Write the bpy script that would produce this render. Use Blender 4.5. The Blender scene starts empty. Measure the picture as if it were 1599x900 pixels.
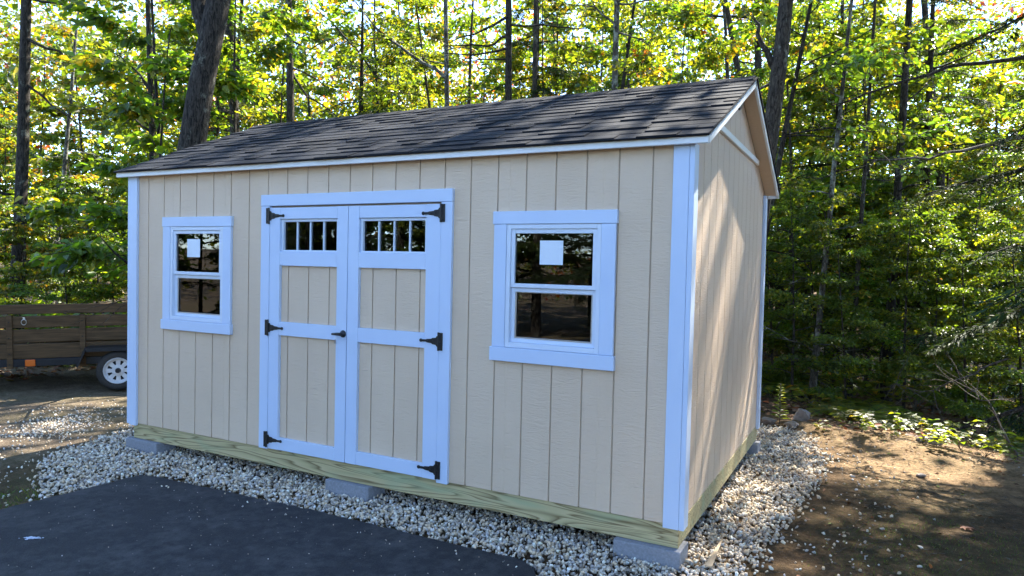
import bpy, bmesh, math, random
import numpy as np
from mathutils import Vector, Matrix

# ------------------------------------------------------------------ camera, sky, sun, exposure
SC = bpy.context.scene
COL = SC.collection
Z0 = 0.25                                    # the siding's lower edge stands 0.25 m above the ground
CAMP = np.array([5.831936, -3.993241, 1.465669 + Z0])
YAW, PITCH, ROLL, FPX = -0.4758253, -0.0314948, 0.0227616, 1097.55
def cam_axes():
    ca, sa, cb, sb, cc, sc = math.cos(YAW), math.sin(YAW), math.cos(PITCH), math.sin(PITCH), math.cos(ROLL), math.sin(ROLL)
    w = np.array([sa*cb, ca*cb, sb]); r0 = np.array([ca, -sa, 0.0]); u0 = np.cross(r0, w)
    return r0*cc + u0*sc, -r0*sc + u0*cc, w
CR, CU, CW = cam_axes()
cd = bpy.data.cameras.new('camera'); cam = bpy.data.objects.new('camera', cd); COL.objects.link(cam)
cam.matrix_world = Matrix(((CR[0], CU[0], -CW[0], CAMP[0]), (CR[1], CU[1], -CW[1], CAMP[1]), (CR[2], CU[2], -CW[2], CAMP[2]), (0, 0, 0, 1)))
cd.sensor_fit = 'HORIZONTAL'; cd.sensor_width = 36.0; cd.lens = FPX/1599*36; cd.clip_start = 0.05; cd.clip_end = 2000
SC.camera = cam

SUN_DIR = Vector((0.20, 1.0, 0.0)).normalized()          # where the sun stands, seen from above
SUN_EL = math.radians(48)
w = bpy.data.worlds.new('World'); SC.world = w; w.use_nodes = True
nt = w.node_tree; bg = nt.nodes['Background']
sky = nt.nodes.new('ShaderNodeTexSky'); sky.sky_type = 'NISHITA'; sky.sun_disc = False
sky.sun_elevation = SUN_EL; sky.sun_rotation = math.atan2(SUN_DIR.x, SUN_DIR.y)
sky.altitude = 1500; sky.air_density = 0.75; sky.dust_density = 0.0; sky.ozone_density = 1.6
nt.links.new(sky.outputs[0], bg.inputs[0]); bg.inputs[1].default_value = 0.15
sd = bpy.data.lights.new('sun', 'SUN'); so = bpy.data.objects.new('sun', sd); COL.objects.link(so)
sd.energy = 3.3; sd.angle = math.radians(0.53); sd.color = (1.0, 0.93, 0.82)
sv = Vector((SUN_DIR.x*math.cos(SUN_EL), SUN_DIR.y*math.cos(SUN_EL), math.sin(SUN_EL)))
so.rotation_euler = sv.to_track_quat('Z', 'Y').to_euler(); so.location = (2, 30, 30)
SC.view_settings.view_transform = 'Standard'; SC.view_settings.look = 'None'
SC.view_settings.gamma = 1.0; SC.view_settings.use_curve_mapping = False
SC.view_settings.exposure = 2.95
cy = SC.cycles
cy.max_bounces = 7; cy.diffuse_bounces = 3; cy.glossy_bounces = 3; cy.transmission_bounces = 5; cy.transparent_max_bounces = 8
cy.sample_clamp_indirect = 6.0; cy.use_denoising = True; cy.caustics_reflective = False; cy.caustics_refractive = False
try: cy.denoiser = 'OPENIMAGEDENOISE'
except Exception: pass

def ray(px, py): return CW + CR*(px-799.5)/FPX - CU*(py-450)/FPX
def at(px, py, depth): return CAMP + ray(px, py)*depth
def at_z(px, py, z=0.0):
    d = ray(px, py); return CAMP + d*((z-CAMP[2])/d[2])

# ------------------------------------------------------------------ helpers
def tag(o, label=None, cat=None, group=None, kind=None):
    if label: o['label'] = label
    if cat: o['category'] = cat
    if group: o['group'] = group
    if kind: o['kind'] = kind
    return o
def link(name, me, parent=None, mat=None, smooth=False):
    o = bpy.data.objects.new(name, me); COL.objects.link(o)
    if parent: o.parent = parent
    if mat and not me.materials: me.materials.append(mat)
    if smooth: me.polygons.foreach_set('use_smooth', [True]*len(me.polygons))
    return o
def empty(name, loc=(0, 0, 0), rz=0.0):
    o = bpy.data.objects.new(name, None); COL.objects.link(o); o.location = loc; o.rotation_euler = (0, 0, rz)
    o.empty_display_size = 0.2
    return o
class MB:
    def __init__(s): s.v = []; s.f = []
    def add(s, vs, fs):
        n = len(s.v); s.v += [tuple(map(float, q)) for q in vs]; s.f += [tuple(i+n for i in f) for f in fs]; return s
    def box(s, x0, x1, y0, y1, z0, z1):
        return s.add([(x0,y0,z0),(x1,y0,z0),(x1,y1,z0),(x0,y1,z0),(x0,y0,z1),(x1,y0,z1),(x1,y1,z1),(x0,y1,z1)],
                     [(0,3,2,1),(4,5,6,7),(0,1,5,4),(1,2,6,5),(2,3,7,6),(3,0,4,7)])
    def hexa(s, a, b):        # two quads, same winding
        return s.add(list(a)+list(b), [(3,2,1,0),(4,5,6,7),(0,1,5,4),(1,2,6,5),(2,3,7,6),(3,0,4,7)])
    def prism(s, poly, off):  # polygon of 3D points swept by the vector off
        n = len(poly); q = [tuple(np.array(p)+np.array(off)) for p in poly]
        return s.add(list(poly)+q, [tuple(range(n-1, -1, -1)), tuple(range(n, 2*n))]+[(i, (i+1) % n, n+(i+1) % n, n+i) for i in range(n)])
    def tube(s, pts, rad, seg=8, cap=True, wob=0.0, rng=None):
        pts = [np.array(p, float) for p in pts]; n = len(pts); rings = []
        ref = np.array([0.31, 0.95, 0.05])
        for i in range(n):
            t = pts[min(i+1, n-1)]-pts[max(i-1, 0)]; t = t/(np.linalg.norm(t)+1e-9)
            a = np.cross(t, ref); 
            if np.linalg.norm(a) < 1e-3: a = np.cross(t, (0, 0, 1.0))
            a /= np.linalg.norm(a); b = np.cross(t, a)
            rr = [rad[i]*(1+(rng.uniform(-wob, wob) if rng else 0)) for _ in range(seg)]
            rings.append([pts[i]+rr[k]*(math.cos(6.28319*k/seg)*a+math.sin(6.28319*k/seg)*b) for k in range(seg)])
        vs = [q for r in rings for q in r]
        fs = [(i*seg+k, i*seg+(k+1) % seg, (i+1)*seg+(k+1) % seg, (i+1)*seg+k) for i in range(n-1) for k in range(seg)]
        if cap: fs += [tuple(range(seg-1, -1, -1)), tuple(range((n-1)*seg, n*seg))]
        return s.add(vs, fs)
    def lathe(s, prof, axis='y', seg=24, c=(0, 0, 0)):      # prof: (along axis, radius)
        vs = []
        for (h, r) in prof:
            for k in range(seg):
                a = 6.2831853*k/seg; p = {'y': (r*math.cos(a), h, r*math.sin(a)), 'z': (r*math.cos(a), r*math.sin(a), h)}[axis]
                vs.append((p[0]+c[0], p[1]+c[1], p[2]+c[2]))
        n = len(prof)
        return s.add(vs, [(i*seg+k, i*seg+(k+1) % seg, (i+1)*seg+(k+1) % seg, (i+1)*seg+k) for i in range(n-1) for k in range(seg)])
    def build(s, name, mat, parent=None, bevel=0.0, smooth=False, seg=1):
        me = bpy.data.meshes.new(name); me.from_pydata(s.v, [], s.f)
        bm = bmesh.new(); bm.from_mesh(me)
        bmesh.ops.recalc_face_normals(bm, faces=bm.faces)
        if bevel: bmesh.ops.bevel(bm, geom=bm.edges[:], offset=bevel, segments=seg, profile=0.6, affect='EDGES', clamp_overlap=True)
        bm.to_mesh(me); bm.free()
        return link(name, me, parent, mat, smooth)
def boxo(name, mat, parent, b, bevel=0.002): return MB().box(*b).build(name, mat, parent, bevel)

# ------------------------------------------------------------------ materials
class N:
    def __init__(s, name):
        s.m = bpy.data.materials.new(name); s.m.use_nodes = True; s.t = s.m.node_tree
        s.b = s.t.nodes['Principled BSDF']; s.out = s.t.nodes['Material Output']
    def n(s, typ, **kw):
        q = s.t.nodes.new('ShaderNode'+typ)
        for k, v in kw.items():
            if k in q.inputs.keys() if isinstance(k, str) else False: s.put(q.inputs[k], v)
            else: setattr(q, k, v)
        return q
    def put(s, sock, v):
        if hasattr(v, 'is_output'): s.t.links.new(v, sock)
        else: sock.default_value = v
    def coord(s, kind='Object', scale=(1, 1, 1), rot=(0, 0, 0)):
        c = s.n('TexCoord'); mp = s.n('Mapping'); s.t.links.new(c.outputs[kind], mp.inputs[0])
        mp.inputs['Scale'].default_value = scale; mp.inputs['Rotation'].default_value = rot
        return mp.outputs[0]
    def world(s, scale=(1, 1, 1)):
        g = s.n('NewGeometry'); mp = s.n('Mapping'); s.t.links.new(g.outputs['Position'], mp.inputs[0]); mp.inputs['Scale'].default_value = scale
        return mp.outputs[0]
    def noise(s, vec, scale, detail=3, rough=.55, dist=0.0):
        q = s.n('TexNoise'); s.t.links.new(vec, q.inputs['Vector']); q.inputs['Scale'].default_value = scale
        q.inputs['Detail'].default_value = detail; q.inputs['Roughness'].default_value = rough; q.inputs['Distortion'].default_value = dist
        return q.outputs[0]
    def ramp(s, fac, stops, interp='LINEAR'):
        q = s.n('ValToRGB'); s.t.links.new(fac, q.inputs[0]); e = q.color_ramp.elements; q.color_ramp.interpolation = interp
        while len(e) < len(stops): e.new(0.5)
        for i, (p, c) in enumerate(stops): e[i].position = p; e[i].color = (c, c, c, 1) if not hasattr(c, '__len__') else (*c, 1)
        return q.outputs[0]
    def mix(s, fac, a, b, blend='MIX'):
        q = s.n('Mix'); q.data_type = 'RGBA'; q.blend_type = blend
        s.put(q.inputs[0], fac); s.put(q.inputs[6], a if hasattr(a, 'is_output') else (*a, 1)); s.put(q.inputs[7], b if hasattr(b, 'is_output') else (*b, 1))
        return q.outputs[2]
    def math(s, op, a, b=0.0):
        q = s.n('Math'); q.operation = op; s.put(q.inputs[0], a); s.put(q.inputs[1], b); return q.outputs[0]
    def bump(s, h, strength=.3, dist=.005):
        q = s.n('Bump'); s.put(q.inputs['Height'], h); q.inputs['Strength'].default_value = strength; q.inputs['Distance'].default_value = dist
        s.t.links.new(q.outputs[0], s.b.inputs['Normal'])
    def set(s, col=None, rough=None, metal=None, spec=None):
        if col is not None: s.put(s.b.inputs['Base Color'], col if hasattr(col, 'is_output') else (*col, 1))
        if rough is not None: s.put(s.b.inputs['Roughness'], rough)
        if metal is not None: s.b.inputs['Metallic'].default_value = metal
        if spec is not None: s.b.inputs['Specular IOR Level'].default_value = spec
        return s.m
M = {}
def mat_siding():
    k = N('siding_paint'); v = k.world((4.5, 4.5, 26)); a = k.noise(v, 2.6, 3, .6, 1.2); v2 = k.world((1, 1, 1)); b = k.noise(v2, 160, 2)
    c = k.noise(v2, 1.3, 3); col = k.ramp(c, [(.3, (.68, .52, .375)), (.7, (.74, .575, .42))])
    h = k.math('ADD', k.math('MULTIPLY', a, 1.0), k.math('MULTIPLY', b, .35)); k.bump(h, .65, .008)
    return k.set(col, .55, spec=.35)
def mat_trim():
    k = N('trim_paint'); v = k.world((9, 9, 1.2)); a = k.noise(v, 10, 3); v2 = k.world(); b = k.noise(v2, 2.2, 4)
    k.bump(a, .10, .002); return k.set(k.ramp(b, [(.3, (.55, .66, .85)), (.75, (.60, .705, .885))]), .42, spec=.4)
def mat_simple(name, col, rough=.5, metal=0.0, spec=.5, var=.0, scale=30, bump=0.0, bd=.002):
    k = N(name)
    if var or bump:
        a = k.noise(k.world(), scale, 4, .6)
        if var: col = k.ramp(a, [(.25, tuple(c*(1-var) for c in col)), (.75, tuple(min(1, c*(1+var)) for c in col))])
        if bump: k.bump(a, bump, bd)
    return k.set(col, rough, metal, spec)
def mat_shingle():
    k = N('shingle_granules'); v = k.world(); a = k.noise(v, 260, 2, .7); b = k.noise(v, 6, 3)
    oi = k.n('ObjectInfo'); t = k.math('ADD', k.math('MULTIPLY', a, .55), k.math('MULTIPLY', oi.outputs['Random'], .25))
    col = k.ramp(t, [(.15, (.007, .008, .011)), (.4, (.016, .019, .025)), (.75, (.046, .050, .060))])
    col = k.mix(k.math('MULTIPLY', b, .35), col, (.020, .023, .030)); k.bump(a, .6, .003); return k.set(col, .9, spec=.12)
def mat_lumber():
    k = N('treated_lumber'); v = k.coord('Object', (.55, 7.5, 7.5)); n1 = k.noise(v, 1.25, 2, .45, .35)
    rings = k.math('FRACT', k.math('MULTIPLY', n1, 14.0)); fine = k.noise(k.coord('Object', (3, 120, 120)), 3, 3)
    c1 = k.ramp(rings, [(0, (.60, .50, .28)), (.45, (.52, .44, .23)), (.72, (.36, .30, .16)), (.86, (.20, .145, .065)), (1, (.56, .47, .26))])
    g = k.noise(k.coord('Object', (1.1, 5, 5)), 1.7, 2); gm = k.ramp(g, [(.54, 0.0), (.70, .55)])
    c2 = k.mix(gm, c1, (.36, .46, .28), 'MIX'); c3 = k.mix(k.math('MULTIPLY', fine, .22), c2, (.2, .17, .09))
    k.bump(fine, .12, .002); return k.set(c3, .75, spec=.25)
def mat_asphalt():
    k = N('asphalt'); v = k.world(); a = k.noise(v, 190, 3, .7); b = k.noise(v, 2.6, 5, .65); d = k.noise(v, 11, 4, .7)
    c = k.ramp(a, [(.25, (.009, .010, .013)), (.6, (.024, .026, .030)), (.8, (.11, .11, .115))])
    dust = k.ramp(k.math('MULTIPLY', b, d), [(.20, 0.0), (.40, .55)]); c = k.mix(dust, c, (.095, .092, .090))
    vr = k.n('TexVoronoi'); k.t.links.new(v, vr.inputs['Vector']); vr.inputs['Scale'].default_value = 120
    k.bump(k.math('ADD', a, vr.outputs['Distance']), .5, .004); return k.set(c, k.ramp(b, [(.3, .75), (.7, .9)]), spec=.35)
def mat_ground():
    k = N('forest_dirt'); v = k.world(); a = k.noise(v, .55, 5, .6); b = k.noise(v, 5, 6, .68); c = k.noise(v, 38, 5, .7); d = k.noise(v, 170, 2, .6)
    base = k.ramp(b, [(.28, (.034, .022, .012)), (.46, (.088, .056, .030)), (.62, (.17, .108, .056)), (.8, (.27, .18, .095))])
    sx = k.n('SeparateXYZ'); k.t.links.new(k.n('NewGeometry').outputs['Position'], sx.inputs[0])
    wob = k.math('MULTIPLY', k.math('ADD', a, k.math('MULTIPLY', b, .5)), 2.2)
    sandy_sunlit = k.math('MULTIPLY', k.ramp(k.math('MULTIPLY', k.math('ADD', sx.outputs[1], wob), .1), [(.375, 0.0), (.455, 1.0)]), k.ramp(k.math('MULTIPLY', sx.outputs[0], .1), [(.50, 0.0), (.53, 1.0)]))  # band of sandy soil, with its sunlit look painted in beyond the dark near soil
    fill = k.ramp(b, [(.3, (.17, .105, .052)), (.55, (.33, .215, .115)), (.8, (.42, .30, .18))]); base = k.mix(k.math('MULTIPLY', sandy_sunlit, .85), base, fill)  # sandy soil tones, brightened and warmed as if in sun
    worn = k.ramp(k.math('ADD', k.math('MULTIPLY', sx.outputs[0], -.1), k.math('MULTIPLY', b, .06)), [(.045, 0.0), (.10, .8)]); base = k.mix(worn, base, k.ramp(b, [(.3, (.12, .09, .06)), (.7, (.27, .215, .155))]))
    base = k.mix(k.ramp(c, [(.47, 0.0), (.66, .65)]), base, (.050, .034, .020))
    speck = k.ramp(d, [(.66, 0.0), (.72, .8)]); base = k.mix(speck, base, (.36, .33, .29))
    gm = k.math('MULTIPLY', k.ramp(a, [(.46, 0.0), (.64, .6)]), k.ramp(c, [(.35, 0.0), (.6, 1.0)])); base = k.mix(gm, base, (.075, .085, .030))
    k.bump(k.math('ADD', k.math('MULTIPLY', c, 1.0), k.math('ADD', k.math('MULTIPLY', d, .4), k.math('MULTIPLY', b, 1.5))), .9, .03)
    return k.set(base, .95, spec=.15)
def mat_attr(name, rough=.85, spec=.25, noise=140, bump=.3):
    k = N(name); q = k.n('VertexColor', layer_name='tint'); a = k.noise(k.world(), noise, 3)
    c = k.mix(k.ramp(a, [(.45, 0.0), (.9, .25)]), q.outputs[0], (.22, .19, .16)); k.bump(a, bump, .002); return k.set(c, rough, spec=spec)
def mat_leaf(name, trans=.55, tcol=(2.9, 2.6, .6), gloss=.038, rough=.42):
    k = N(name); k.t.nodes.remove(k.b); q = k.n('VertexColor', layer_name='tint'); oi = k.n('ObjectInfo')
    hs = k.n('HueSaturation'); k.t.links.new(q.outputs[0], hs.inputs['Color'])
    k.put(hs.inputs['Hue'], k.math('ADD', k.math('MULTIPLY', oi.outputs['Random'], .04), .475)); k.put(hs.inputs['Value'], k.math('ADD', k.math('MULTIPLY', oi.outputs['Random'], .3), .85))
    c = hs.outputs[0]
    d = k.n('BsdfDiffuse'); k.put(d.inputs[0], c); t = k.n('BsdfTranslucent'); k.put(t.inputs[0], k.mix(1.0, c, tcol, 'MULTIPLY'))
    m1 = k.n('MixShader'); m1.inputs[0].default_value = trans; k.t.links.new(d.outputs[0], m1.inputs[1]); k.t.links.new(t.outputs[0], m1.inputs[2])
    g = k.n('BsdfGlossy'); g.inputs['Roughness'].default_value = rough; g.inputs[0].default_value = (1, 1, 1, 1)
    m2 = k.n('MixShader'); lw = k.n('LayerWeight'); lw.inputs[0].default_value = .35
    k.put(m2.inputs[0], k.math('ADD', k.math('MULTIPLY', lw.outputs['Facing'], gloss*2), gloss*.5))
    k.t.links.new(m1.outputs[0], m2.inputs[1]); k.t.links.new(g.outputs[0], m2.inputs[2]); k.t.links.new(m2.outputs[0], k.out.inputs[0])
    return k.m
def mat_bark(name, dark, light, lichen, lamt):
    k = N(name); v = k.coord('Object', (1, 1, .22)); a = k.noise(v, 34, 6, .72, 1.0); b = k.noise(k.coord('Object', (1, 1, .7)), 5, 5, .7)
    col = k.ramp(a, [(.40, dark), (.62, light)]); lm = k.ramp(b, [(.60-lamt*.25, 0.0), (.70-lamt*.2, .85)]); col = k.mix(lm, col, lichen)
    k.bump(a, 1.0, .03); return k.set(col, .9, spec=.2)
def mat_glass():
    k = N('window_glass'); k.t.nodes.remove(k.b); tr = k.n('BsdfTransparent'); tr.inputs[0].default_value = (.50, .53, .53, 1)
    g = k.n('BsdfGlossy'); g.inputs['Roughness'].default_value = .0; fr = k.n('Fresnel'); fr.inputs[0].default_value = 1.6
    m = k.n('MixShader'); k.t.links.new(fr.outputs[0], m.inputs[0]); k.t.links.new(tr.outputs[0], m.inputs[1]); k.t.links.new(g.outputs[0], m.inputs[2])
    k.t.links.new(m.outputs[0], k.out.inputs[0]); return k.m
def mat_plank():
    k = N('weathered_plank'); v = k.coord('Object', (1.0, 14, 14)); a = k.noise(v, 3, 4, .6, .4)
    col = k.ramp(a, [(.3, (.050, .031, .015)), (.6, (.115, .070, .034)), (.85, (.19, .120, .062))]); k.bump(a, .3, .003); return k.set(col, .8, spec=.25)
M['siding'] = mat_siding(); M['trim'] = mat_trim(); M['shingle'] = mat_shingle(); M['lumber'] = mat_lumber(); M['asphalt'] = mat_asphalt()
M['ground'] = mat_ground(); M['stone'] = mat_attr('crushed_stone'); M['glass'] = mat_glass(); M['plank'] = mat_plank()
M['groove'] = mat_simple('groove_paint', (.48, .37, .265), .7)
M['fascia'] = mat_simple('fascia_paint', (.80, .82, .84), .4, var=.03, scale=4)
M['vinyl'] = mat_simple('white_vinyl', (.66, .74, .86), .3)
M['hinge'] = mat_simple('black_iron', (.012, .012, .013), .45, spec=.5, var=.3, scale=90, bump=.2)
M['steel'] = mat_simple('zinc_steel', (.55, .55, .55), .35, 1.0)
M['block'] = mat_simple('concrete_block', (.26, .27, .30), .9, spec=.2, var=.22, scale=70, bump=.5, bd=.003)
M['interior'] = mat_simple('bare_plywood', (.16, .115, .07), .8, var=.2, scale=5)
M['screen'] = mat_simple('insect_screen', (.020, .021, .024), .6)
M['paper'] = mat_simple('paper_sticker', (.72, .80, .90), .5)
M['vent'] = mat_simple('vent_metal', (.42, .42, .40), .5)
M['void'] = mat_simple('dark_void', (.01, .01, .01), .9)
M['black_paint'] = mat_simple('black_trailer_paint', (.008, .010, .014), .45, spec=.3, var=.35, scale=25)
M['rubber'] = mat_simple('tyre_rubber', (.030, .029, .028), .8, var=.3, scale=30)
M['rim'] = mat_simple('white_rim', (.62, .64, .66), .4, var=.08, scale=20)
M['amber'] = mat_simple('amber_lens', (.65, .13, .01), .25)
M['rock'] = mat_simple('field_stone', (.22, .19, .17), .9, var=.35, scale=14, bump=.8, bd=.02)
M['pebble'] = mat_simple('pale_pebble', (.48, .46, .43), .8, var=.15, scale=40)
M['spray'] = mat_simple('white_spray_paint', (.55, .60, .70), .8, var=.3, scale=60)
M['leaf'] = mat_leaf('broad_leaf'); M['needle'] = mat_leaf('hemlock_needle', .25, (1.6, 1.5, .7), .012, .55)
M['litter'] = mat_leaf('fallen_leaf', .15, (1.2, 1, .8), .02, .6); M['grass'] = mat_leaf('grass_blade', .35, (1.5, 1.5, .6), .03, .5)
M['bark'] = mat_bark('grey_bark', (.016, .013, .010), (.095, .082, .068), (.24, .25, .21), .10)
M['bark_dark'] = mat_bark('dark_bark', (.008, .007, .006), (.070, .060, .050), (.20, .21, .17), .06)
M['bark_lichen'] = mat_bark('lichen_bark', (.030, .027, .022), (.13, .12, .10), (.36, .38, .33), .45)
M['twig'] = mat_bark('dead_wood', (.05, .042, .034), (.17, .15, .125), (.25, .24, .21), .2)

# ------------------------------------------------------------------ ground
def smooth(t): t = np.clip(t, 0, 1); return t*t*(3-2*t)
def hnoise(x, y):
    return (np.sin(x*1.7+.4*np.sin(y*2.1))*np.cos(y*1.9+.5)+.5*np.sin(x*4.3+1.1+np.sin(y*3.3))*np.cos(y*5.1)+.3*np.sin(x*9.7+y*3)*np.cos(y*11-x*2))/1.8
def terrain(x, y):
    x = np.asarray(x, float); y = np.asarray(y, float)
    d = ((x-5.07)*.447+(y-4.62)*.894)                     # beyond the top of the bank
    drop = -.10*np.clip(d, 0, 12)*smooth((x-2.5)/3.0)
    far = np.hypot(x-3, y)
    pad = smooth((np.maximum(np.maximum(-1.3-x, x-5.6), np.maximum(-9-y, y-3.7)))/.8)
    bumps = hnoise(x, y)*.022*pad+hnoise(x*.21, y*.21)*.25*smooth((far-9)/10)
    lip = .05*np.exp(-((d+.1)/.35)**2)*smooth((x-4.6)/.6)
    return drop+bumps+lip+.9*smooth((far-26)/40)*3-.006
def axis(lo, a, b, hi, fine):
    mid = np.arange(a, b+1e-6, fine); out = []; s = fine; q = b
    while q < hi: s *= 1.22; q += s; out.append(q)
    inn = []; s = fine; q = a
    while q > lo: s *= 1.22; q -= s; inn.append(q)
    return np.concatenate([inn[::-1], mid, out])
gx = axis(-300, -4.5, 9.5, 300, .055); gy = axis(-300, -3.5, 6.5, 300, .055)
X, Y = np.meshgrid(gx, gy); Zg = terrain(X, Y); nx, ny = len(gx), len(gy)
me = bpy.data.meshes.new('ground'); me.vertices.add(nx*ny); me.vertices.foreach_set('co', np.stack([X, Y, Zg], -1).ravel())
I = np.arange(nx*ny).reshape(ny, nx); Q = np.stack([I[:-1, :-1], I[:-1, 1:], I[1:, 1:], I[1:, :-1]], -1).reshape(-1, 4)
me.loops.add(Q.size); me.loops.foreach_set('vertex_index', Q.ravel().astype(np.int32)); me.polygons.add(len(Q))
me.polygons.foreach_set('loop_start', (np.arange(len(Q))*4).astype(np.int32)); me.update(calc_edges=True)
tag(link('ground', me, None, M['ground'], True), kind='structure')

# asphalt apron: a slab with a ragged edge
rng = random.Random(5)
out = [(.83, -.50), (.81, -.9), (.76, -1.45), (.66, -2.2), (.5, -3.4), (.2, -6), (-.5, -16), (8.5, -16), (6.0, -6), (4.75, -2.4), (4.42, -1.2), (4.33, -.75), (4.2, -.47), (4.05, -.41), (3.3, -.42), (2.56, -.41), (1.7, -.44), (1.0, -.47)]
poly = []
for i in range(len(out)):
    a, b = np.array(out[i]), np.array(out[(i+1) % len(out)]); n = max(2, int(np.linalg.norm(b-a)/.045)) if max(abs(a[1]), abs(b[1])) < 3.5 else 6
    for k in range(n): q = a+(b-a)*k/n; poly.append((q[0]+rng.uniform(-.008, .008), q[1]+rng.uniform(-.010, .010)))
bm = bmesh.new(); top = [bm.verts.new((x, y, .034)) for x, y in poly]; low = []
cx, cyy = 2.8, -6
for x, y in poly:
    dv = Vector((x-cx, y-cyy)).normalized(); low.append(bm.verts.new((x+dv.x*.03, y+dv.y*.03, -.02)))
bm.faces.new(top[::-1] if False else top)
for i in range(len(poly)): j = (i+1) % len(poly); bm.faces.new((top[i], low[i], low[j], top[j]))
bmesh.ops.recalc_face_normals(bm, faces=bm.faces); me = bpy.data.meshes.new('driveway'); bm.to_mesh(me); bm.free()
tag(link('driveway', me, None, M['asphalt']), kind='structure')
# white spray mark on the asphalt
P = at_z(50, 840, .038); mb = MB(); rr = random.Random(2)
for i in range(46):
    t = rr.gauss(0, .5); u = P[0]+CR[0]*t*.055+rr.gauss(0, .006); v = P[1]+CR[1]*t*.055+rr.gauss(0, .007); s = rr.uniform(.003, .011)*(1.2-abs(t)*.5)
    s = max(s, .002); z = .038+.00005*i; k = rr.random()*6
    mb.add([(u+s*math.cos(k+j*1.2566)*1.4, v+s*math.sin(k+j*1.2566), z) for j in range(5)], [(0, 1, 2, 3, 4)])
tag(mb.build('paint_mark', M['spray']), 'white spray paint dash on the black asphalt', 'paint mark')

# ------------------------------------------------------------------ fast mesh from numpy
def np_mesh(name, V, F, mat, tint=None, smooth=False):
    me = bpy.data.meshes.new(name); k = F.shape[1]
    me.vertices.add(len(V)); me.vertices.foreach_set('co', np.ascontiguousarray(V, np.float32).ravel())
    me.loops.add(F.size); me.loops.foreach_set('vertex_index', F.ravel().astype(np.int32)); me.polygons.add(len(F))
    me.polygons.foreach_set('loop_start', (np.arange(len(F))*k).astype(np.int32)); me.update(calc_edges=True)
    if tint is not None:
        at_ = me.color_attributes.new('tint', 'FLOAT_COLOR', 'POINT'); c = np.ones((len(V), 4), np.float32); c[:, :3] = tint
        at_.data.foreach_set('color', c.ravel())
    if smooth: me.polygons.foreach_set('use_smooth', np.ones(len(F), bool))
    me.materials.append(mat); return me

# ------------------------------------------------------------------ gravel: crushed stones
R = np.random.default_rng(11)
tphi = (1+5**.5)/2
ICO = np.array([(-1,tphi,0),(1,tphi,0),(-1,-tphi,0),(1,-tphi,0),(0,-1,tphi),(0,1,tphi),(0,-1,-tphi),(0,1,-tphi),(tphi,0,-1),(tphi,0,1),(-tphi,0,-1),(-tphi,0,1)])/math.hypot(1, tphi)
ICOF = np.array([(0,11,5),(0,5,1),(0,1,7),(0,7,10),(0,10,11),(1,5,9),(5,11,4),(11,10,2),(10,7,6),(7,1,8),(3,9,4),(3,4,2),(3,2,6),(3,6,8),(3,8,9),(4,9,5),(2,4,11),(6,2,10),(8,6,7),(9,8,1)])
def rotm(n, R):
    q = R.normal(size=(n, 4)); q /= np.linalg.norm(q, axis=1)[:, None]; a, b, c, d = q.T
    return np.stack([1-2*(c*c+d*d), 2*(b*c-a*d), 2*(b*d+a*c), 2*(b*c+a*d), 1-2*(b*b+d*d), 2*(c*d-a*b), 2*(b*d-a*c), 2*(c*d+a*b), 1-2*(b*b+c*c)], -1).reshape(n, 3, 3)
PAL = np.array([(.66,.56,.43),(.72,.64,.51),(.52,.44,.34),(.60,.47,.32),(.40,.37,.33),(.78,.71,.60),(.64,.50,.34),(.28,.24,.20),(.54,.51,.48)])
def stones(name, P, S, pal=PAL):
    n = len(P); B = ICO[None]*(1+R.uniform(-.48, .42, (n, 12, 1))); B = B*np.stack([np.ones(n), R.uniform(.6, .95, n), R.uniform(.4, .75, n)], -1)[:, None]
    V = np.einsum('nij,nkj->nki', rotm(n, R), B*S[:, None, None])+P[:, None]
    F = (ICOF[None]+12*np.arange(n)[:, None, None]).reshape(-1, 3)
    c = np.minimum(pal[R.integers(0, len(pal), n)]*R.uniform(.85, 1.35, (n, 1)), .88); return np_mesh(name, V.reshape(-1, 3), F, M['stone'], np.repeat(c, 12, 0))
def in_poly(x, y, poly):
    c = np.zeros(len(x), bool); n = len(poly)
    for i in range(n):
        (x0, y0), (x1, y1) = poly[i], poly[(i+1) % n]
        if y0 == y1: continue
        k = ((y0 > y) != (y1 > y)) & (x < (x1-x0)*(y-y0)/(y1-y0)+x0); c ^= k
    return c
pad = [(-.62, .30), (-.35, -.55), (.2, -.85), (.72, -1.2), (.80, -.62), (.78, -.4), (4.1, -.36), (4.30, -.65), (4.45, -1.1), (4.9, -1.6), (5.15, -.8), (5.27, .35), (5.35, 1.2), (5.46, 2.2), (5.50, 3.0), (5.34, 3.7), (5.1, 4.1), (4.7, 4.15), (4.7, .7), (3, .7), (0.1, .7), (-.1, 1.2), (-.6, 1.1)]
def scatter(n, poly, jit=.09):
    p = np.array(poly); lo, hi = p.min(0)-.2, p.max(0)+.2; x = R.uniform(lo[0], hi[0], n); y = R.uniform(lo[1], hi[1], n)
    k = in_poly(x+R.normal(0, jit, n), y+R.normal(0, jit, n), poly); return x[k], y[k]
x, y = scatter(95000, pad, .05); s = R.uniform(.0085, .0185, len(x)); k = ~in_poly(x, y, [(a*1.0, b) for a, b in out])
x, y, s = x[k], y[k], s[k]; z = terrain(x, y)+.004+R.uniform(.0, 1, len(x))**.7*.028
tag(link('gravel', stones('gravel', np.stack([x, y, z], -1), s)), 'pale crushed stone gravel spread round the shed', 'gravel', kind='stuff')
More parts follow.
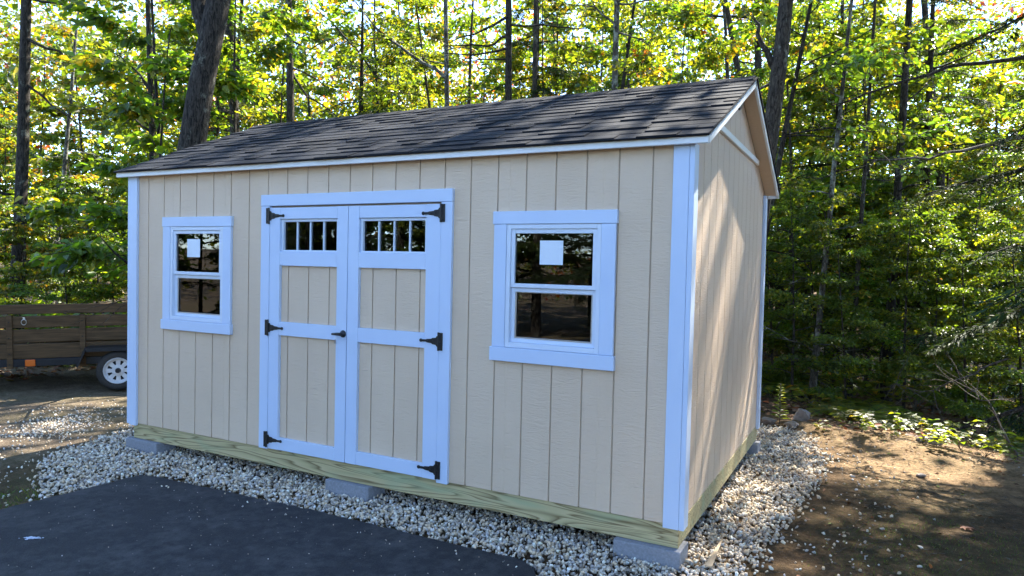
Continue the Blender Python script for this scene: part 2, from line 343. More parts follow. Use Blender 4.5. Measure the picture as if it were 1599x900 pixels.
# thin spill of stones on the dirt
lp = [(-.5, .4), (-.9, -.2), (-.4, -.75), (.5, -1.35), (.3, -1.6), (-1.6, -.3), (-2.6, .8), (-1.9, 1.2), (-.7, .9)]
x1, y1 = scatter(2500, lp, .22); xr, yr = scatter(500, [(5.3, .2), (5.9, .1), (6.0, 1.2), (6.0, 2.6), (5.9, 3.6), (5.5, 3.6), (5.5, 2)], .18); xs, ys = scatter(60, [(5.2, -.5), (7.5, 0), (8, 3.4), (5.6, 4.3)], .1)
xw, yw = scatter(2300, [(-1.0, -.25), (-1.5, -.15), (-1.9, .25), (-1.75, .55), (-1.2, .45)], .13)
x = np.concatenate([x1, xr, xs, xw]); y = np.concatenate([y1, yr, ys, yw]); s = R.uniform(.005, .015, len(x)); z = terrain(x, y)+s*.35
k = ~in_poly(x, y, out); tag(link('scattered_gravel', stones('scattered_gravel', np.stack([x, y, z], -1)[k], s[k])), 'loose stones strewn thinly over the dirt', 'gravel', kind='stuff')

# ------------------------------------------------------------------ the shed
L, W = 4.8768, 3.048; PITCH_ = .196; SL = .432
shed = empty('shed', (0, 0, Z0)); tag(shed, 'beige board-sided storage shed with pale blue trim and dark shingle roof', 'shed')
T = M['trim']; GP = .2032; GW = .0085
def rects_minus(r, holes):
    out = [r]
    for (a0, a1, b0, b1) in holes:
        nxt = []
        for (x0, x1, z0, z1) in out:
            if a1 <= x0 or a0 >= x1 or b1 <= z0 or b0 >= z1: nxt.append((x0, x1, z0, z1)); continue
            if a0 > x0: nxt.append((x0, a0, z0, z1))
            if a1 < x1: nxt.append((a1, x1, z0, z1))
            c0, c1 = max(a0, x0), min(a1, x1)
            if b0 > z0: nxt.append((c0, c1, z0, b0))
            if b1 < z1: nxt.append((c0, c1, b1, z1))
        out = nxt
    return out
WINS = [(.8385, .86, 1.812), (4.06, .855, 1.812)]
holes = [(c-.315, c+.315, .945, 1.728) for c, _, _ in WINS]+[(1.665, 3.25, -.05, 1.885)]
ZT = 2.205
fw = MB()
for r in rects_minus((0, L, 0, ZT), holes): fw.box(r[0], r[1], .0085, .030, r[2], r[3])
fwall = fw.build('front_wall', M['groove'], shed)
for i in range(24):
    x0, x1 = i*GP+(GW/2 if i else 0), (i+1)*GP-(GW/2 if i < 23 else 0)
    for r in rects_minus((x0, x1, -.004, ZT), holes): boxo('siding_board', M['siding'], fwall, (r[0], r[1], 0, .008, r[2], r[3]), .0016 if r[1]-r[0] > .01 else 0)
def zroof(y): return 2.205+SL*(y+.075) if y <= W/2 else 2.205+SL*(W+.075-y)
def gable_wall(name, x_out, x_in, sgn):
    mb = MB(); a, b = (x_out-sgn*.0085), x_in
    prof = [(0, 0), (W, 0), (W, zroof(W)-.03), (W/2, zroof(W/2)-.03), (0, zroof(0)-.03)]
    wall = mb.prism([(a, p, q) for p, q in prof], (b-a, 0, 0)).build(name, M['groove'], shed)
    for i in range(15):
        y0, y1 = i*GP+(GW/2 if i else 0), (i+1)*GP-(GW/2 if i < 14 else 0)
        pr = [(y0, -.004), (y1, -.004), (y1, zroof(y1)-.03)]+([(W/2, zroof(W/2)-.03)] if y0 < W/2 < y1 else [])+[(y0, zroof(y0)-.03)]
        MB().prism([(x_out, p, q) for p, q in pr], (-sgn*.008, 0, 0)).build('siding_board', M['siding'], wall, .0016)
    return wall
rwall = gable_wall('gable_wall', L+.0, L-.03, 1); lwall = gable_wall('gable_wall', 0.0, .03, -1)
boxo('back_wall', M['siding'], shed, (.03, L-.03, W-.03, W, 0, ZT), 0)
boxo('floor', M['interior'], shed, (.005, L-.005, .035, W-.005, -.018, -.003), 0)
boxo('interior_lining', M['interior'], shed, (.04, L-.04, W-.06, W-.035, 0, ZT), 0)
# base frame: treated lumber
lum = M['lumber']
boxo('base_board', lum, shed, (.006, L+.004, .010, .048, -.140, -.0055), .003)
boxo('base_board', lum, shed, (L-.034, L+.002, .050, W, -.140, -.0055), .003)
boxo('base_board', lum, shed, (.006, .042, .050, W, -.140, -.0055), .003)
boxo('base_board', lum, shed, (.044, L-.036, W-.04, W-.002, -.140, -.0055), .003)
for xx in (1.2, 2.4, 3.6): boxo('floor_joist', lum, shed, (xx, xx+.038, .050, W-.042, -.138, -.020), 0)
# corner boards, 1 in thick
for (a, b) in ((4.797, 4.888), (-.012, .079)): boxo('corner_board', T, shed, (a, b, -.026, -.0005, -.020, 2.178), .002)
boxo('corner_board', T, shed, (4.8895, 4.9185, -.026, .075, -.020, 2.178), .002)
boxo('corner_board', T, shed, (-.0415, -.0135, -.026, .075, -.010, 2.178), .002)
boxo('corner_board', T, shed, (L+.0005, L+.026, W-.075, W+.0255, -.030, 2.178), .002)
boxo('corner_board', T, shed, (4.8, L+.026, W+.0005, W+.025, -.030, 2.178), .002) if False else None
# windows
for wi, (c, z0, z1) in enumerate(WINS):
    win = MB().box(c-.42, c+.415, -.028, -.0005, 1.731, z1).build('window', T, shed, .002)       # head casing carries the rest
    boxo('casing', T, win, (c-.412, c-.322, -.026, -.0005, .9455, 1.7295), .002)
    boxo('casing', T, win, (c+.318, c+.408, -.026, -.0005, .9455, 1.7295), .002)
    boxo('sill', T, win, (c-.425, c+.418, -.034, -.0005, z0, .944), .003)
    V = M['vinyl']
    fr = MB(); o0, o1, p0, p1 = c-.3205, c+.3165, .9465, 1.7285; i0, i1, q0, q1 = c-.292, c+.288, .978, 1.700
    fr.box(o0, i0, -.022, .05, p0, p1).box(i1, o1, -.022, .05, p0, p1).box(i0, i1, -.022, .05, q1, p1).box(i0, i1, -.022, .05, p0, q0)
    fr.build('frame', V, win, .002)
    for nm, za, zb, yy in (('upper_sash', 1.330, 1.699, -.012), ('lower_sash', .979, 1.3285, .006)):
        t = .027; g0, g1, h0, h1 = i0+t, i1-t, za+t*.95, zb-t
        sa = MB(); sa.box(i0+.001, g0, yy, yy+.03, za, zb).box(g1, i1-.001, yy, yy+.03, za, zb).box(g0, g1, yy, yy+.03, h1, zb).box(g0, g1, yy, yy+.03, za, h0)
        so_ = sa.build(nm, V, win, .0015)
        boxo('pane', M['glass'], win, (g0-.004, g1+.004, yy+.014, yy+.018, h0-.004, h1+.004), 0)
        if nm == 'upper_sash':
            boxo('sticker', M['paper'], win, (c-.135 if wi == 0 else c-.095, c+.02 if wi == 0 else c+.062, yy+.0118, yy+.0135, 1.478, 1.628), 0)
        else:
            mb = MB(); d = .009
            mb.box(g0, g0+d, yy+.003, yy+.011, h0, h1).box(g1-d, g1, yy+.003, yy+.011, h0, h1).box(g0+d, g1-d, yy+.003, yy+.011, h0, h0+d).box(g0+d, g1-d, yy+.003, yy+.011, h1-.004, h1)
            mb.build('screen_frame', M['steel'], win, .001)
# door casing
boxo('door_casing', T, shed, (1.581, 3.331, -.030, -.0005, 1.884, 1.970), .002)
boxo('door_casing', T, shed, (1.583, 1.6725, -.028, -.0005, -.002, 1.8825), .002)
boxo('door_casing', T, shed, (3.2425, 3.330, -.028, -.0005, -.012, 1.8825), .002)
boxo('door_jamb', M['groove'], shed, (1.66, 3.25, .012, .055, 1.868, 1.8835), 0)
def door(x0, x1, hinge_left):
    d = MB(); s0, s1 = x0+.103, x1-.098
    if not hinge_left: s0, s1 = x0+.098, x1-.116
    sl = MB().box(s0-.03, s1+.03, .010, .030, .0, 1.50).box(x0+.004, s0-.03, .010, .030, 0, 1.86).box(s1+.03, x1-.004, .010, .030, 0, 1.86)
    dr = sl.build('door', M['groove'], shed)
    def bd(a, b, z0, z1, y=-.024): boxo('door_rail', T, dr, (a, b, y, .0085, z0, z1), .0018)
    for (a, b) in ((x0, s0-.001), (s1+.001, x1)): boxo('door_stile', T, dr, (a, b, -.025, .0085, .004, 1.870), .0018)
    bd(s0, s1, 1.783, 1.869); bd(s0, s1, 1.428, 1.535); bd(s0, s1, .893, .996); bd(s0, s1, .005, .099)
    # siding panel between the rails
    g = (1.849, 2.052, 2.255) if hinge_left else (2.658, 2.861, 3.064); e = [s0]+list(g)+[s1]
    for (za, zb) in ((.9965, 1.4275), (.0995, .8925)):
        for j in range(4): boxo('siding_board', M['siding'], dr, (e[j]+(GW/2 if j else -.0), e[j+1]-(GW/2 if j < 3 else 0), .0005, .0095, za, zb), .0015)
    # four-light window
    win = MB(); a, b, za, zb = s0+.001, s1-.001, 1.536, 1.782; t = .020
    win.box(a, a+t, -.006, .030, za, zb).box(b-t, b, -.006, .030, za, zb).box(a+t, b-t, -.006, .030, zb-t, zb).box(a+t, b-t, -.006, .030, za, za+.012)
    dw = win.build('door_window', M['vinyl'], dr, .0015)
    n = 4; wd = (b-a-2*t)/n
    for j in range(n):
        boxo('pane', M['glass'], dr, (a+t+j*wd+.001, a+t+(j+1)*wd-.001, .014, .018, za+.010, zb-t+.002), 0)
        if j: boxo('muntin', M['vinyl'], dr, (a+t+j*wd-.006, a+t+j*wd+.006, .002, .024, za+.0125, zb-t-.0005), .001)
    # strap hinges
    for hz in (1.808, .946, .075):
        hx = x0-.004 if hinge_left else x1+.004; sg = 1 if hinge_left else -1; h = MB()
        pl = .060; px0, px1 = (hx-.030*1, hx-.002) if hinge_left else (hx+.002, hx+.032)
        h.box(px0, px1, -.0345, -.0285, hz-pl, hz+pl)
        h.tube([(hx, -.034, hz-.062), (hx, -.034, hz+.062)], [.0075, .0075], 8)
        prof = [(.0, .036), (.016, .036), (.024, .024), (.052, .021), (.060, .015), (.095, .012), (.104, .008), (.134, .008), (.142, .012), (.152, .010), (.158, 0)]
        poly = [(hx+sg*p, -.0255, hz+q) for p, q in prof]+[(hx+sg*p, -.0255, hz-q) for p, q in prof[-2::-1]]
        h.prism(poly, (0, -.006, 0)); ho = h.build('hinge', M['hinge'], dr, .0012)
        for (bx, bz) in ((px0+.012, hz-.045), (px0+.012, hz+.045), (px0+.012, hz), (hx+sg*.045, hz), (hx+sg*.085, hz), (hx+sg*.140, hz)):
            MB().lathe([(-.041, .0), (-.040, .003), (-.036, .006), (-.030, .006)], 'y', 8, (bx, 0 if bx == px0+.012 else .003, bz)).build('bolt', M['hinge'], ho)
    return dr
dl = door(1.675, 2.4435, True); drr = door(2.4495, 3.240, False)
h = MB(); h.lathe([(-.024, .0), (-.026, .027), (-.032, .026), (-.034, .012), (-.062, .010)], 'y', 16, (2.417, 0, .944))
h.tube([(2.425, -.066, .944), (2.39, -.068, .944), (2.345, -.064, .941)], [.012, .011, .008], 8); h.build('door_handle', M['hinge'], dl, smooth=True)
k_ = MB(); k_.tube([(2.364, -.045, .925), (2.366, -.048, .905), (2.362, -.047, .888)], [.0015, .0015, .0015], 5); k_.box(2.354, 2.368, -.049, -.047, .868, .89); k_.build('key', M['steel'], dl)
# roof
OV = .125; th = math.atan(SL); ev = np.array([0, -.085, 2.208]); vd = np.array([0, math.cos(th), math.sin(th)]); nd = np.array([0, -math.sin(th), math.cos(th)])
SLEN = (W/2+.085)/math.cos(th); X0, X1 = -OV-.012, L+OV+.006
def rp(x, v, n, back=False):
    p = ev+vd*v+nd*n
    return (x, W-p[1] if back else p[1], p[2])
def slab(mb, x0, x1, v0, v1, n0a, n1a, n0b, n1b, back=False):      # n0: underside, n1: top; a lower end, b upper end
    return mb.hexa([rp(x0, v0, n0a, back), rp(x1, v0, n0a, back), rp(x1, v1, n0b, back), rp(x0, v1, n0b, back)], [rp(x0, v0, n1a, back), rp(x1, v0, n1a, back), rp(x1, v1, n1b, back), rp(x0, v1, n1b, back)])
roof = slab(slab(MB(), X0+.012, X1-.014, .006, SLEN-.004, -.016, -.002, -.016, -.002), X0+.012, X1-.014, .006, SLEN-.004, -.016, -.002, -.016, -.002, True).build('roof', M['interior'], shed)
rr = random.Random(8); NC = 14; ex = SLEN/NC
slab(MB(), X0, X1, -.014, SLEN, -.001, .0035, -.001, .0025).build('underlay', M['shingle'], roof)
slab(MB(), X0, X1, -.014, SLEN, -.001, .010, -.001, .010, True).build('rear_shingle_sheet', M['shingle'], roof)
for c in range(NC):
    x = X0+rr.uniform(-.003, .003); tall = rr.random() < .5
    x -= 0; first = True
    while x < X1-.02:
        wd = rr.choice((.14, .2, .26, .34, .42, .5))*rr.uniform(.85, 1.15); xe = min(x+wd, X1+rr.uniform(-.004, .004)); 
        if X1-xe < .08: xe = X1
        tk = rr.uniform(.0125, .0165) if tall else rr.uniform(.0075, .010); lo = c*ex-.016+rr.uniform(-.010, .005)
        mb = slab(MB(), x+.0008, xe-.0008, lo, (c+1)*ex+.020, .003, .003+tk, .0028, .0065+.0006*(tall))
        mb.build('shingle', M['shingle'], roof); x = xe; tall = not tall if rr.random() < .8 else tall
x = X0
while x < X1-.02:                                  # ridge caps
    xe = min(x+.19, X1+.004); a = .011+.004
    vs = []
    for (xx, lift) in ((x-.03, .002), (xe, .008)):
        for v, bk in ((SLEN-.12, False), (SLEN+.006, False), (SLEN-.12, True)):
            p = rp(xx, v, .011+lift, bk); vs.append(p if v < SLEN else (xx, W/2, p[2]+.002))
    vs += [(q[0], q[1], q[2]-.006) for q in vs]
    MB().add(vs, [(0, 1, 4, 3), (1, 2, 5, 4), (6, 9, 10, 7), (7, 10, 11, 8), (0, 3, 9, 6), (2, 8, 11, 5), (0, 6, 7, 1), (1, 7, 8, 2), (3, 4, 10, 9), (4, 5, 11, 10)]).build('ridge_cap', M['shingle'], roof); x = xe
FA = M['fascia']
boxo('fascia', FA, shed, (-OV-.002, L+OV-.004, -.078, -.056, 2.164, 2.2045), .002)

boxo('fascia', FA, shed, (-OV-.002, L+OV-.004, W+.056, W+.074, 2.160, 2.199), .002)
boxo('eave_soffit', M['siding'], shed, (-OV, L+OV-.024, -.055, -.0005, 2.180, 2.190), 0)
for (xa, xb) in ((L+OV-.022, L+OV-.003), (-OV+.003, -OV+.022)):
    for bk in (False, True):
        slab(MB(), xa, xb, .030, SLEN+.002, -.058, -.017, -.058, -.017, bk).build('rake_board', FA, shed, .002)
for (xa, xb) in ((L+.0005, L+OV-.023), (-OV+.023, -.0005)):
    for bk in (False, True): slab(MB(), xa, xb, .010, SLEN-.004, -.030, -.018, -.030, -.018, bk).build('rake_soffit', M['siding'], shed)
boxo('gable_trim', FA, shed, (L+.0005, L+.024, .56, W-.56, 2.392, 2.436), .002)
# gable vent: a pierced metal triangle near the peak
vt = MB(); zt = zroof(W/2)-.06; vent = vt.prism([(L+.0008, W/2-.17, zt-.075), (L+.0008, W/2, zt-.16), (L+.0008, W/2+.17, zt-.075), (L+.0008, W/2, zt)], (.006, 0, 0)).build('gable_vent', M['void'], shed)
for i in range(-5, 6):
    for j in (-1, 1):
        yy = W/2+i*.032; hh = max(.01, .075-abs(i)*.0135); zz = zt-.078
        vb = MB().hexa([(L+.0072, yy-j*hh*.55-.004, zz-hh), (L+.0072, yy-j*hh*.55+.004, zz-hh), (L+.0072, yy+j*hh*.55+.004, zz+hh*.85), (L+.0072, yy+j*hh*.55-.004, zz+hh*.85)],
                       [(L+.0102+.001*j, yy-j*hh*.55-.004, zz-hh), (L+.0102+.001*j, yy-j*hh*.55+.004, zz-hh), (L+.0102+.001*j, yy+j*hh*.55+.004, zz+hh*.85), (L+.0102+.001*j, yy+j*hh*.55-.004, zz+hh*.85)])
        vb.build('vent_bar', M['vent'], vent)
# concrete blocks under the base
for (x0, x1, y0, y1, lab) in ((-.05, .362, -.028, .17, 'grey concrete block under the shed corner beside the trailer'), (2.276, 2.675, -.035, .16, 'grey concrete block under the base board below the double door'),
        (4.507, 4.906, -.038, .16, 'grey concrete block under the near gable corner of the shed'), (4.50, 4.925, 2.80, 3.0, 'grey concrete block under the back corner of the gable wall')):
    o = MB().box(x0, x1, y0, y1, .0, .108).build('concrete_block', M['block'], None, .006, seg=2); tag(o, lab, 'concrete block')

# ------------------------------------------------------------------ utility trailer
A_, B_ = at(0, 578, 8.75), at(190, 568, 9.2)
dirv = np.array([B_[0]-A_[0], B_[1]-A_[1], 0]); rz = math.atan2(dirv[1], dirv[0]); dirv /= np.linalg.norm(dirv)
def tl(px, depth=9.1): q = at(px, 560, depth); return float(np.dot(q-B_, dirv))
tr = empty('utility_trailer', (B_[0], B_[1], 0.0), rz); tag(tr, 'old flat trailer with brown plank sides beside the shed', 'trailer')
tr.rotation_euler = (0, -math.radians(1.3), rz)
ZB, ZT_ = .325, 1.125; lo_, hi_ = -2.3, 1.25; PK = M['plank']; WD = 1.45
for (z0, z1) in ((.995, ZT_-.01), (.822, .968), (.636, .802), (.432, .618)):
    boxo('side_plank', PK, tr, (lo_, hi_, 0, .036, z0, z1), .006)
    if z1 < .8: boxo('side_plank', PK, tr, (lo_, hi_, WD, WD+.036, z0, z1), .004)
    if z1 > .9: continue
    boxo('end_plank', PK, tr, (lo_-.04, lo_-.004, 0, WD+.036, z0, z1), .004); boxo('end_plank', PK, tr, (hi_+.004, hi_+.04, 0, WD+.036, z0, z1), .004)
boxo('floor', PK, tr, (lo_, hi_, .04, WD-.004, .40, .43), 0)
BP = M['black_paint']
for y0 in (-.012, WD+.0): boxo('frame_rail', BP, tr, (lo_-.04, hi_+.04, y0, y0+.05, ZB+.01, .428), .004)
boxo('tongue', BP, tr, (lo_-1.2, lo_-.05, WD/2-.04, WD/2+.04, ZB+.0, ZB+.08), .004)
for pxx in (-75, 27, 130):
    xx = tl(pxx, 9.0); mb = MB().box(xx-.032, xx+.032, -.030, -.0005, ZB-.01, .984); po = mb.build('stake_post', PK, tr, .004)
    for zz in (.37, .50, .70, .90): MB().lathe([(-.040, 0), (-.040, .008), (-.031, .008)], 'y', 8, (xx, 0, zz)).build('bolt', BP, po)
wx = tl(183, 8.95); wr = .255
def wheel(y, s):
    ty = MB(); w2 = .075; ty.lathe([(-w2*.8, wr*.62), (-w2, wr*.72), (-w2, wr*.90), (-w2*.7, wr*.985), (0, wr), (w2*.7, wr*.985), (w2, wr*.9), (w2, wr*.72), (w2*.8, wr*.62)], 'y', 36, (wx, y, wr))
    wh = empty('wheel'); wh.parent = tr; t = ty.build('tyre', M['rubber'], wh, smooth=True)
    rm = MB(); rm.lathe([(-.072, wr*.66), (-.078, wr*.64), (-.066, wr*.60), (-.040, wr*.57), (-.030, wr*.50)], 'y', 32, (wx, y, wr))
    rm.lathe([(-.050, .0), (-.050, .055), (-.040, .072), (-.036, wr*.30)], 'y', 32, (wx, y, wr))
    for k in range(8):
        a0 = k*math.pi/4; pts = []
        for (aa, r_) in ((a0-.30, wr*.29), (a0+.30, wr*.29), (a0+.22, wr*.52), (a0-.22, wr*.52)): pts.append((wx+r_*math.cos(aa), y-.036, wr+r_*math.sin(aa)))
        rm.prism(pts, (0, .012, 0))
    rm.build('rim', M['rim'], wh, smooth=False)
    MB().lathe([(-.02, wr*.6), (-.018, 0)], 'y', 24, (wx, y, wr)).build('drum', M['void'], wh)
    MB().lathe([(-.085, 0), (-.085, .028), (-.05, .034)], 'y', 16, (wx, y, wr)).build('hub', BP, wh)
    return wh
wheel(-.115, 1); wheel(WD+.15, 1)
fo = [(wx-.46, .36), (wx-.40, .36), (wx-.32, .520), (wx+.32, .520), (wx+.40, .36), (wx+.46, .36), (wx+.36, .565), (wx-.36, .565)]
for y0 in (-.225,):
    mb = MB()
    segs = [((wx-.455, .345), (wx-.355, .560)), ((wx-.355, .560), (wx+.355, .560)), ((wx+.355, .560), (wx+.455, .345))]
    for (a, b) in segs: mb.hexa([(a[0], y0, a[1]), (b[0], y0, b[1]), (b[0], -.014, b[1]), (a[0], -.014, a[1])], [(a[0], y0, a[1]+.012), (b[0], y0, b[1]+.012), (b[0], -.014, b[1]+.012), (a[0], -.014, a[1]+.012)])
    for (a, b) in segs: mb.hexa([(a[0], y0, a[1]+.010), (b[0], y0, b[1]+.010), (b[0], y0+.008, b[1]+.010), (a[0], y0+.008, a[1]+.010)], [(a[0]+.01, y0, a[1]-.045), (b[0], y0, b[1]-.045), (b[0], y0+.008, b[1]-.045), (a[0]+.01, y0+.008, a[1]-.045)])
    mb.build('fender', BP, tr)
mx = tl(51, 8.9); ml = MB().box(mx-.055, mx+.055, -.034, -.0125, .338, .422).build('marker_light', M['amber'], tr, .006); boxo('backplate', BP, ml, (mx-.065, mx+.065, -.020, -.0122, .333, .427), 0)
rx = tl(43, 8.9); rg = MB(); rg.tube([(rx+.028*math.cos(a*.4488), -.012, .895+.034*math.sin(a*.4488)) for a in range(15)], [.005]*15, 6, False); rg.box(rx-.012, rx+.012, -.008, 0, .925, .955); rg.build('tie_ring', M['steel'], tr)
boxo('axle', BP, tr, (wx-.03, wx+.03, -.08, WD+.1, wr-.03, wr+.03), 0)

# ------------------------------------------------------------------ the wood: leaves, trees, plants
GREEN = np.array([(.062,.118,.018),(.082,.140,.020),(.096,.148,.022),(.050,.098,.020)])
LIME = np.array([(.125,.160,.018),(.145,.175,.020),(.105,.150,.018),(.175,.185,.022)])
GOLD = np.array([(.24,.20,.02),(.25,.17,.02),(.20,.19,.02)])
RED = np.array([(.33,.11,.03),(.36,.16,.04),(.28,.08,.03)])
DEEP = np.array([(.022,.045,.018),(.030,.058,.020),(.040,.065,.022)])
def pick(n, R, parts):
    w_ = np.array([p for p, _ in parts], float); k = R.choice(len(parts), n, p=w_/w_.sum()); out_ = np.zeros((n, 3))
    for i, (_, pal) in enumerate(parts):
        q = k == i; out_[q] = pal[R.integers(0, len(pal), q.sum())]
    return out_*R.uniform(.75, 1.25, (n, 1))
def nrm(a): return a/(np.linalg.norm(a, axis=-1, keepdims=True)+1e-9)
def leaves(name, P, A, U, S, tint, mat, wide=.62, fold=.14, fine=True):
    """leaf blades at P along A (unit), facing U, length S"""
    n = len(P); A = nrm(A); B = nrm(np.cross(U, A)); Nn = np.cross(A, B); s = S[:, None]
    if fine:       # ovate blade with folded midrib, bent tip: 6 points, 4 triangles
        V = np.stack([P, P+s*(.30*A+.5*wide*B+fold*Nn), P+s*(.68*A+.36*wide*B+fold*.6*Nn), P+s*(A-.12*Nn), P+s*(.68*A-.36*wide*B+fold*.6*Nn), P+s*(.30*A-.5*wide*B+fold*Nn)], 1)
        F = np.array([(0,1,2),(0,2,3),(0,3,4),(0,4,5)]); m = 6
    else:
        V = np.stack([P, P+s*(.45*A+.5*wide*B+fold*Nn), P+s*A, P+s*(.45*A-.5*wide*B+fold*Nn)], 1); F = np.array([(0,1,2),(0,2,3)]); m = 4
    F = (F[None]+m*np.arange(n)[:, None, None]).reshape(-1, 3)
    return np_mesh(name, V.reshape(-1, 3), F, mat, np.repeat(tint, m, 0))
def wood(name, tubes, mat, smooth=True):
    mb = MB()
    for p, r, sg in tubes: mb.tube(p, r, sg, False)
    me = bpy.data.meshes.new(name); me.from_pydata(mb.v, [], mb.f); me.polygons.foreach_set('use_smooth', [smooth]*len(me.polygons)); me.materials.append(mat); return me
def limb_path(p0, d0, length, R, n=6, droop=0.0, wig=.12):
    pts = [np.array(p0, float)]; d = nrm(np.array(d0, float)); st = length/n
    for i in range(n):
        d = nrm(d+R.normal(0, wig, 3)+np.array([0, 0, -droop/n])); pts.append(pts[-1]+d*st)
    return pts
def crown_parts(seed, H, base, rad, nl, nleaf, ls, mixp, up=.55, flat=.5, prof=None, droop=.25, r0=.05, tw=7):
    """limbs and leaves for a crown round the z axis between base and H"""
    R = np.random.default_rng(seed); tubes = []; TW = []
    for i in range(nl):
        t = (i+.5)/nl; z = base+(H-base)*t**.9; az = i*2.39996+R.uniform(-.4, .4); pf = prof(t) if prof else math.sin(math.pi*(.18+.8*t))**.8
        ln = rad*pf*R.uniform(.75, 1.2); e = up*(.5+.8*t)
        pts = limb_path((0, 0, z), (math.cos(az), math.sin(az), e), ln, R, 6, droop); rl = r0*(.35+.65*(1-t))*(.4+.6*ln/rad)
        tubes.append((pts, [rl*(1-.8*k/6) for k in range(7)], 5))
        for k in range(tw):
            j = R.integers(2, 7); p = pts[j]; a2 = az+R.choice((-1, 1))*R.uniform(.3, 1.3); l2 = ln*R.uniform(.22, .5)
            q = limb_path(p, (math.cos(a2), math.sin(a2), R.uniform(-.15, .35)), l2, R, 4, droop*.8, .2)
            tubes.append((q, [rl*.35*(1-.85*m/4)+.002 for m in range(5)], 3)); TW.append(q)
        TW.append(pts[2:])
    # leaves hang along the twigs in flat sprays
    TI = []
    per = np.array([np.linalg.norm(q[-1]-q[0]) for q in TW])*R.choice((.25, 1, 1.6), len(TW)); cnt = R.multinomial(nleaf, per/per.sum()); P = []; A = []
    for q, c in zip(TW, cnt):
        pl = mixp[R.choice(len(mixp), p=np.array([m_[0] for m_ in mixp])/sum(m_[0] for m_ in mixp))][1]; TI.append(pick(c, R, [(.75, pl), (.25, mixp[0][1])])*R.uniform(.62, 1.3))
        q = np.array(q); u = R.uniform(.1, 1.0, c)*(len(q)-1); i = np.minimum(u.astype(int), len(q)-2); f = (u-i)[:, None]
        b = q[i]*(1-f)+q[i+1]*f; d = nrm(q[-1]-q[0]); side = nrm(np.cross(d, (0, 0, 1.0))); sg = R.choice((-1, 1), c)[:, None]
        off = R.exponential(.11, c)[:, None]*min(1.6, max(.6, rad*.45)); P.append(b+sg*side*off+R.normal(0, .045, (c, 3))*(1, 1, .8)); A.append(d*R.uniform(.2, 1, (c, 1))+sg*side*R.uniform(.3, 1, (c, 1))+R.normal(0, .3, (c, 3))+(0, 0, -.25))
    P = np.concatenate(P); A = np.concatenate(A); n = len(P)
    U = nrm(np.array([0, 0, 1.0])*flat+R.normal(0, .45, (n, 3))); S = ls*R.uniform(.65, 1.25, n)
    return tubes, (P, A, U, S, np.concatenate(TI))
def children_copy(src, dst):
    for ch in src.children:
        c = ch.copy(); COL.objects.link(c); c.parent = dst
def place(proto, name, x, y, s, rz, label, cat, group, dz=-.03, lean=(0, 0)):
    o = empty(name, (x, y, float(terrain(x, y))+dz), rz); o.scale = (s, s, s); o.rotation_euler = (lean[0], lean[1], rz)
    children_copy(proto, o); tag(o, label, cat, group); return o
def proto(parts):
    e = bpy.data.objects.new('prototype', None); kids = []
    class Pr: pass
    p = Pr(); p.children = [bpy.data.objects.new(n, me) for n, me in parts]; return p
MIXL = [(.42, GREEN), (.48, LIME), (.10, GOLD)]; MIXG = [(.66, GREEN), (.31, LIME), (.03, GOLD)]; MIXA = [(.3, GREEN), (.46, LIME), (.19, GOLD), (.05, RED)]
UND = []
for i, (H, base, rad, nl, nleaf, mx) in enumerate(((6.2, .9, 1.9, 22, 6800, MIXL), (4.6, .5, 1.6, 18, 4600, MIXL), (7.5, 1.6, 2.1, 24, 8800, MIXL), (5.2, .5, 1.8, 20, 7200, MIXG), (7.0, 1.2, 2.0, 22, 7600, MIXG), (6.0, 1.5, 1.8, 18, 3800, MIXA))):
    tb, lf = crown_parts(100+i, H, base, rad, nl, nleaf, (.105, .130, .090, .085, .092, .110)[i], mx, prof=lambda t: (.95-.55*t)*(.75+.25*math.sin(9*t)), up=.35, r0=.022, tw=9)
    R_ = np.random.default_rng(i); tp = limb_path((0, 0, -.1), (0, 0, 1), H+.1, R_, 9, 0, .03)
    for p in tp: p[0] *= .7; p[1] *= .7
    tb2 = [(tp, [.045*(H/6)*(1-.09*k) for k in range(10)], 7)]
    UND.append(proto([('trunk', wood('trunk', tb2+tb, M['bark'])), ('crown', leaves('crown', *lf, M['leaf']))]))
CAN = []
for i, mx in enumerate((MIXL, MIXL, MIXG, MIXA)):
    tb, lf = crown_parts(300+i, 15.5, 7.2, 3.6, 22, 2600, .19, mx, up=.7, r0=.09, tw=7, droop=.15, flat=.5)
    CAN.append((wood('limbs', tb, M['bark_dark']), leaves('crown', *lf, M['leaf'], fine=False)))
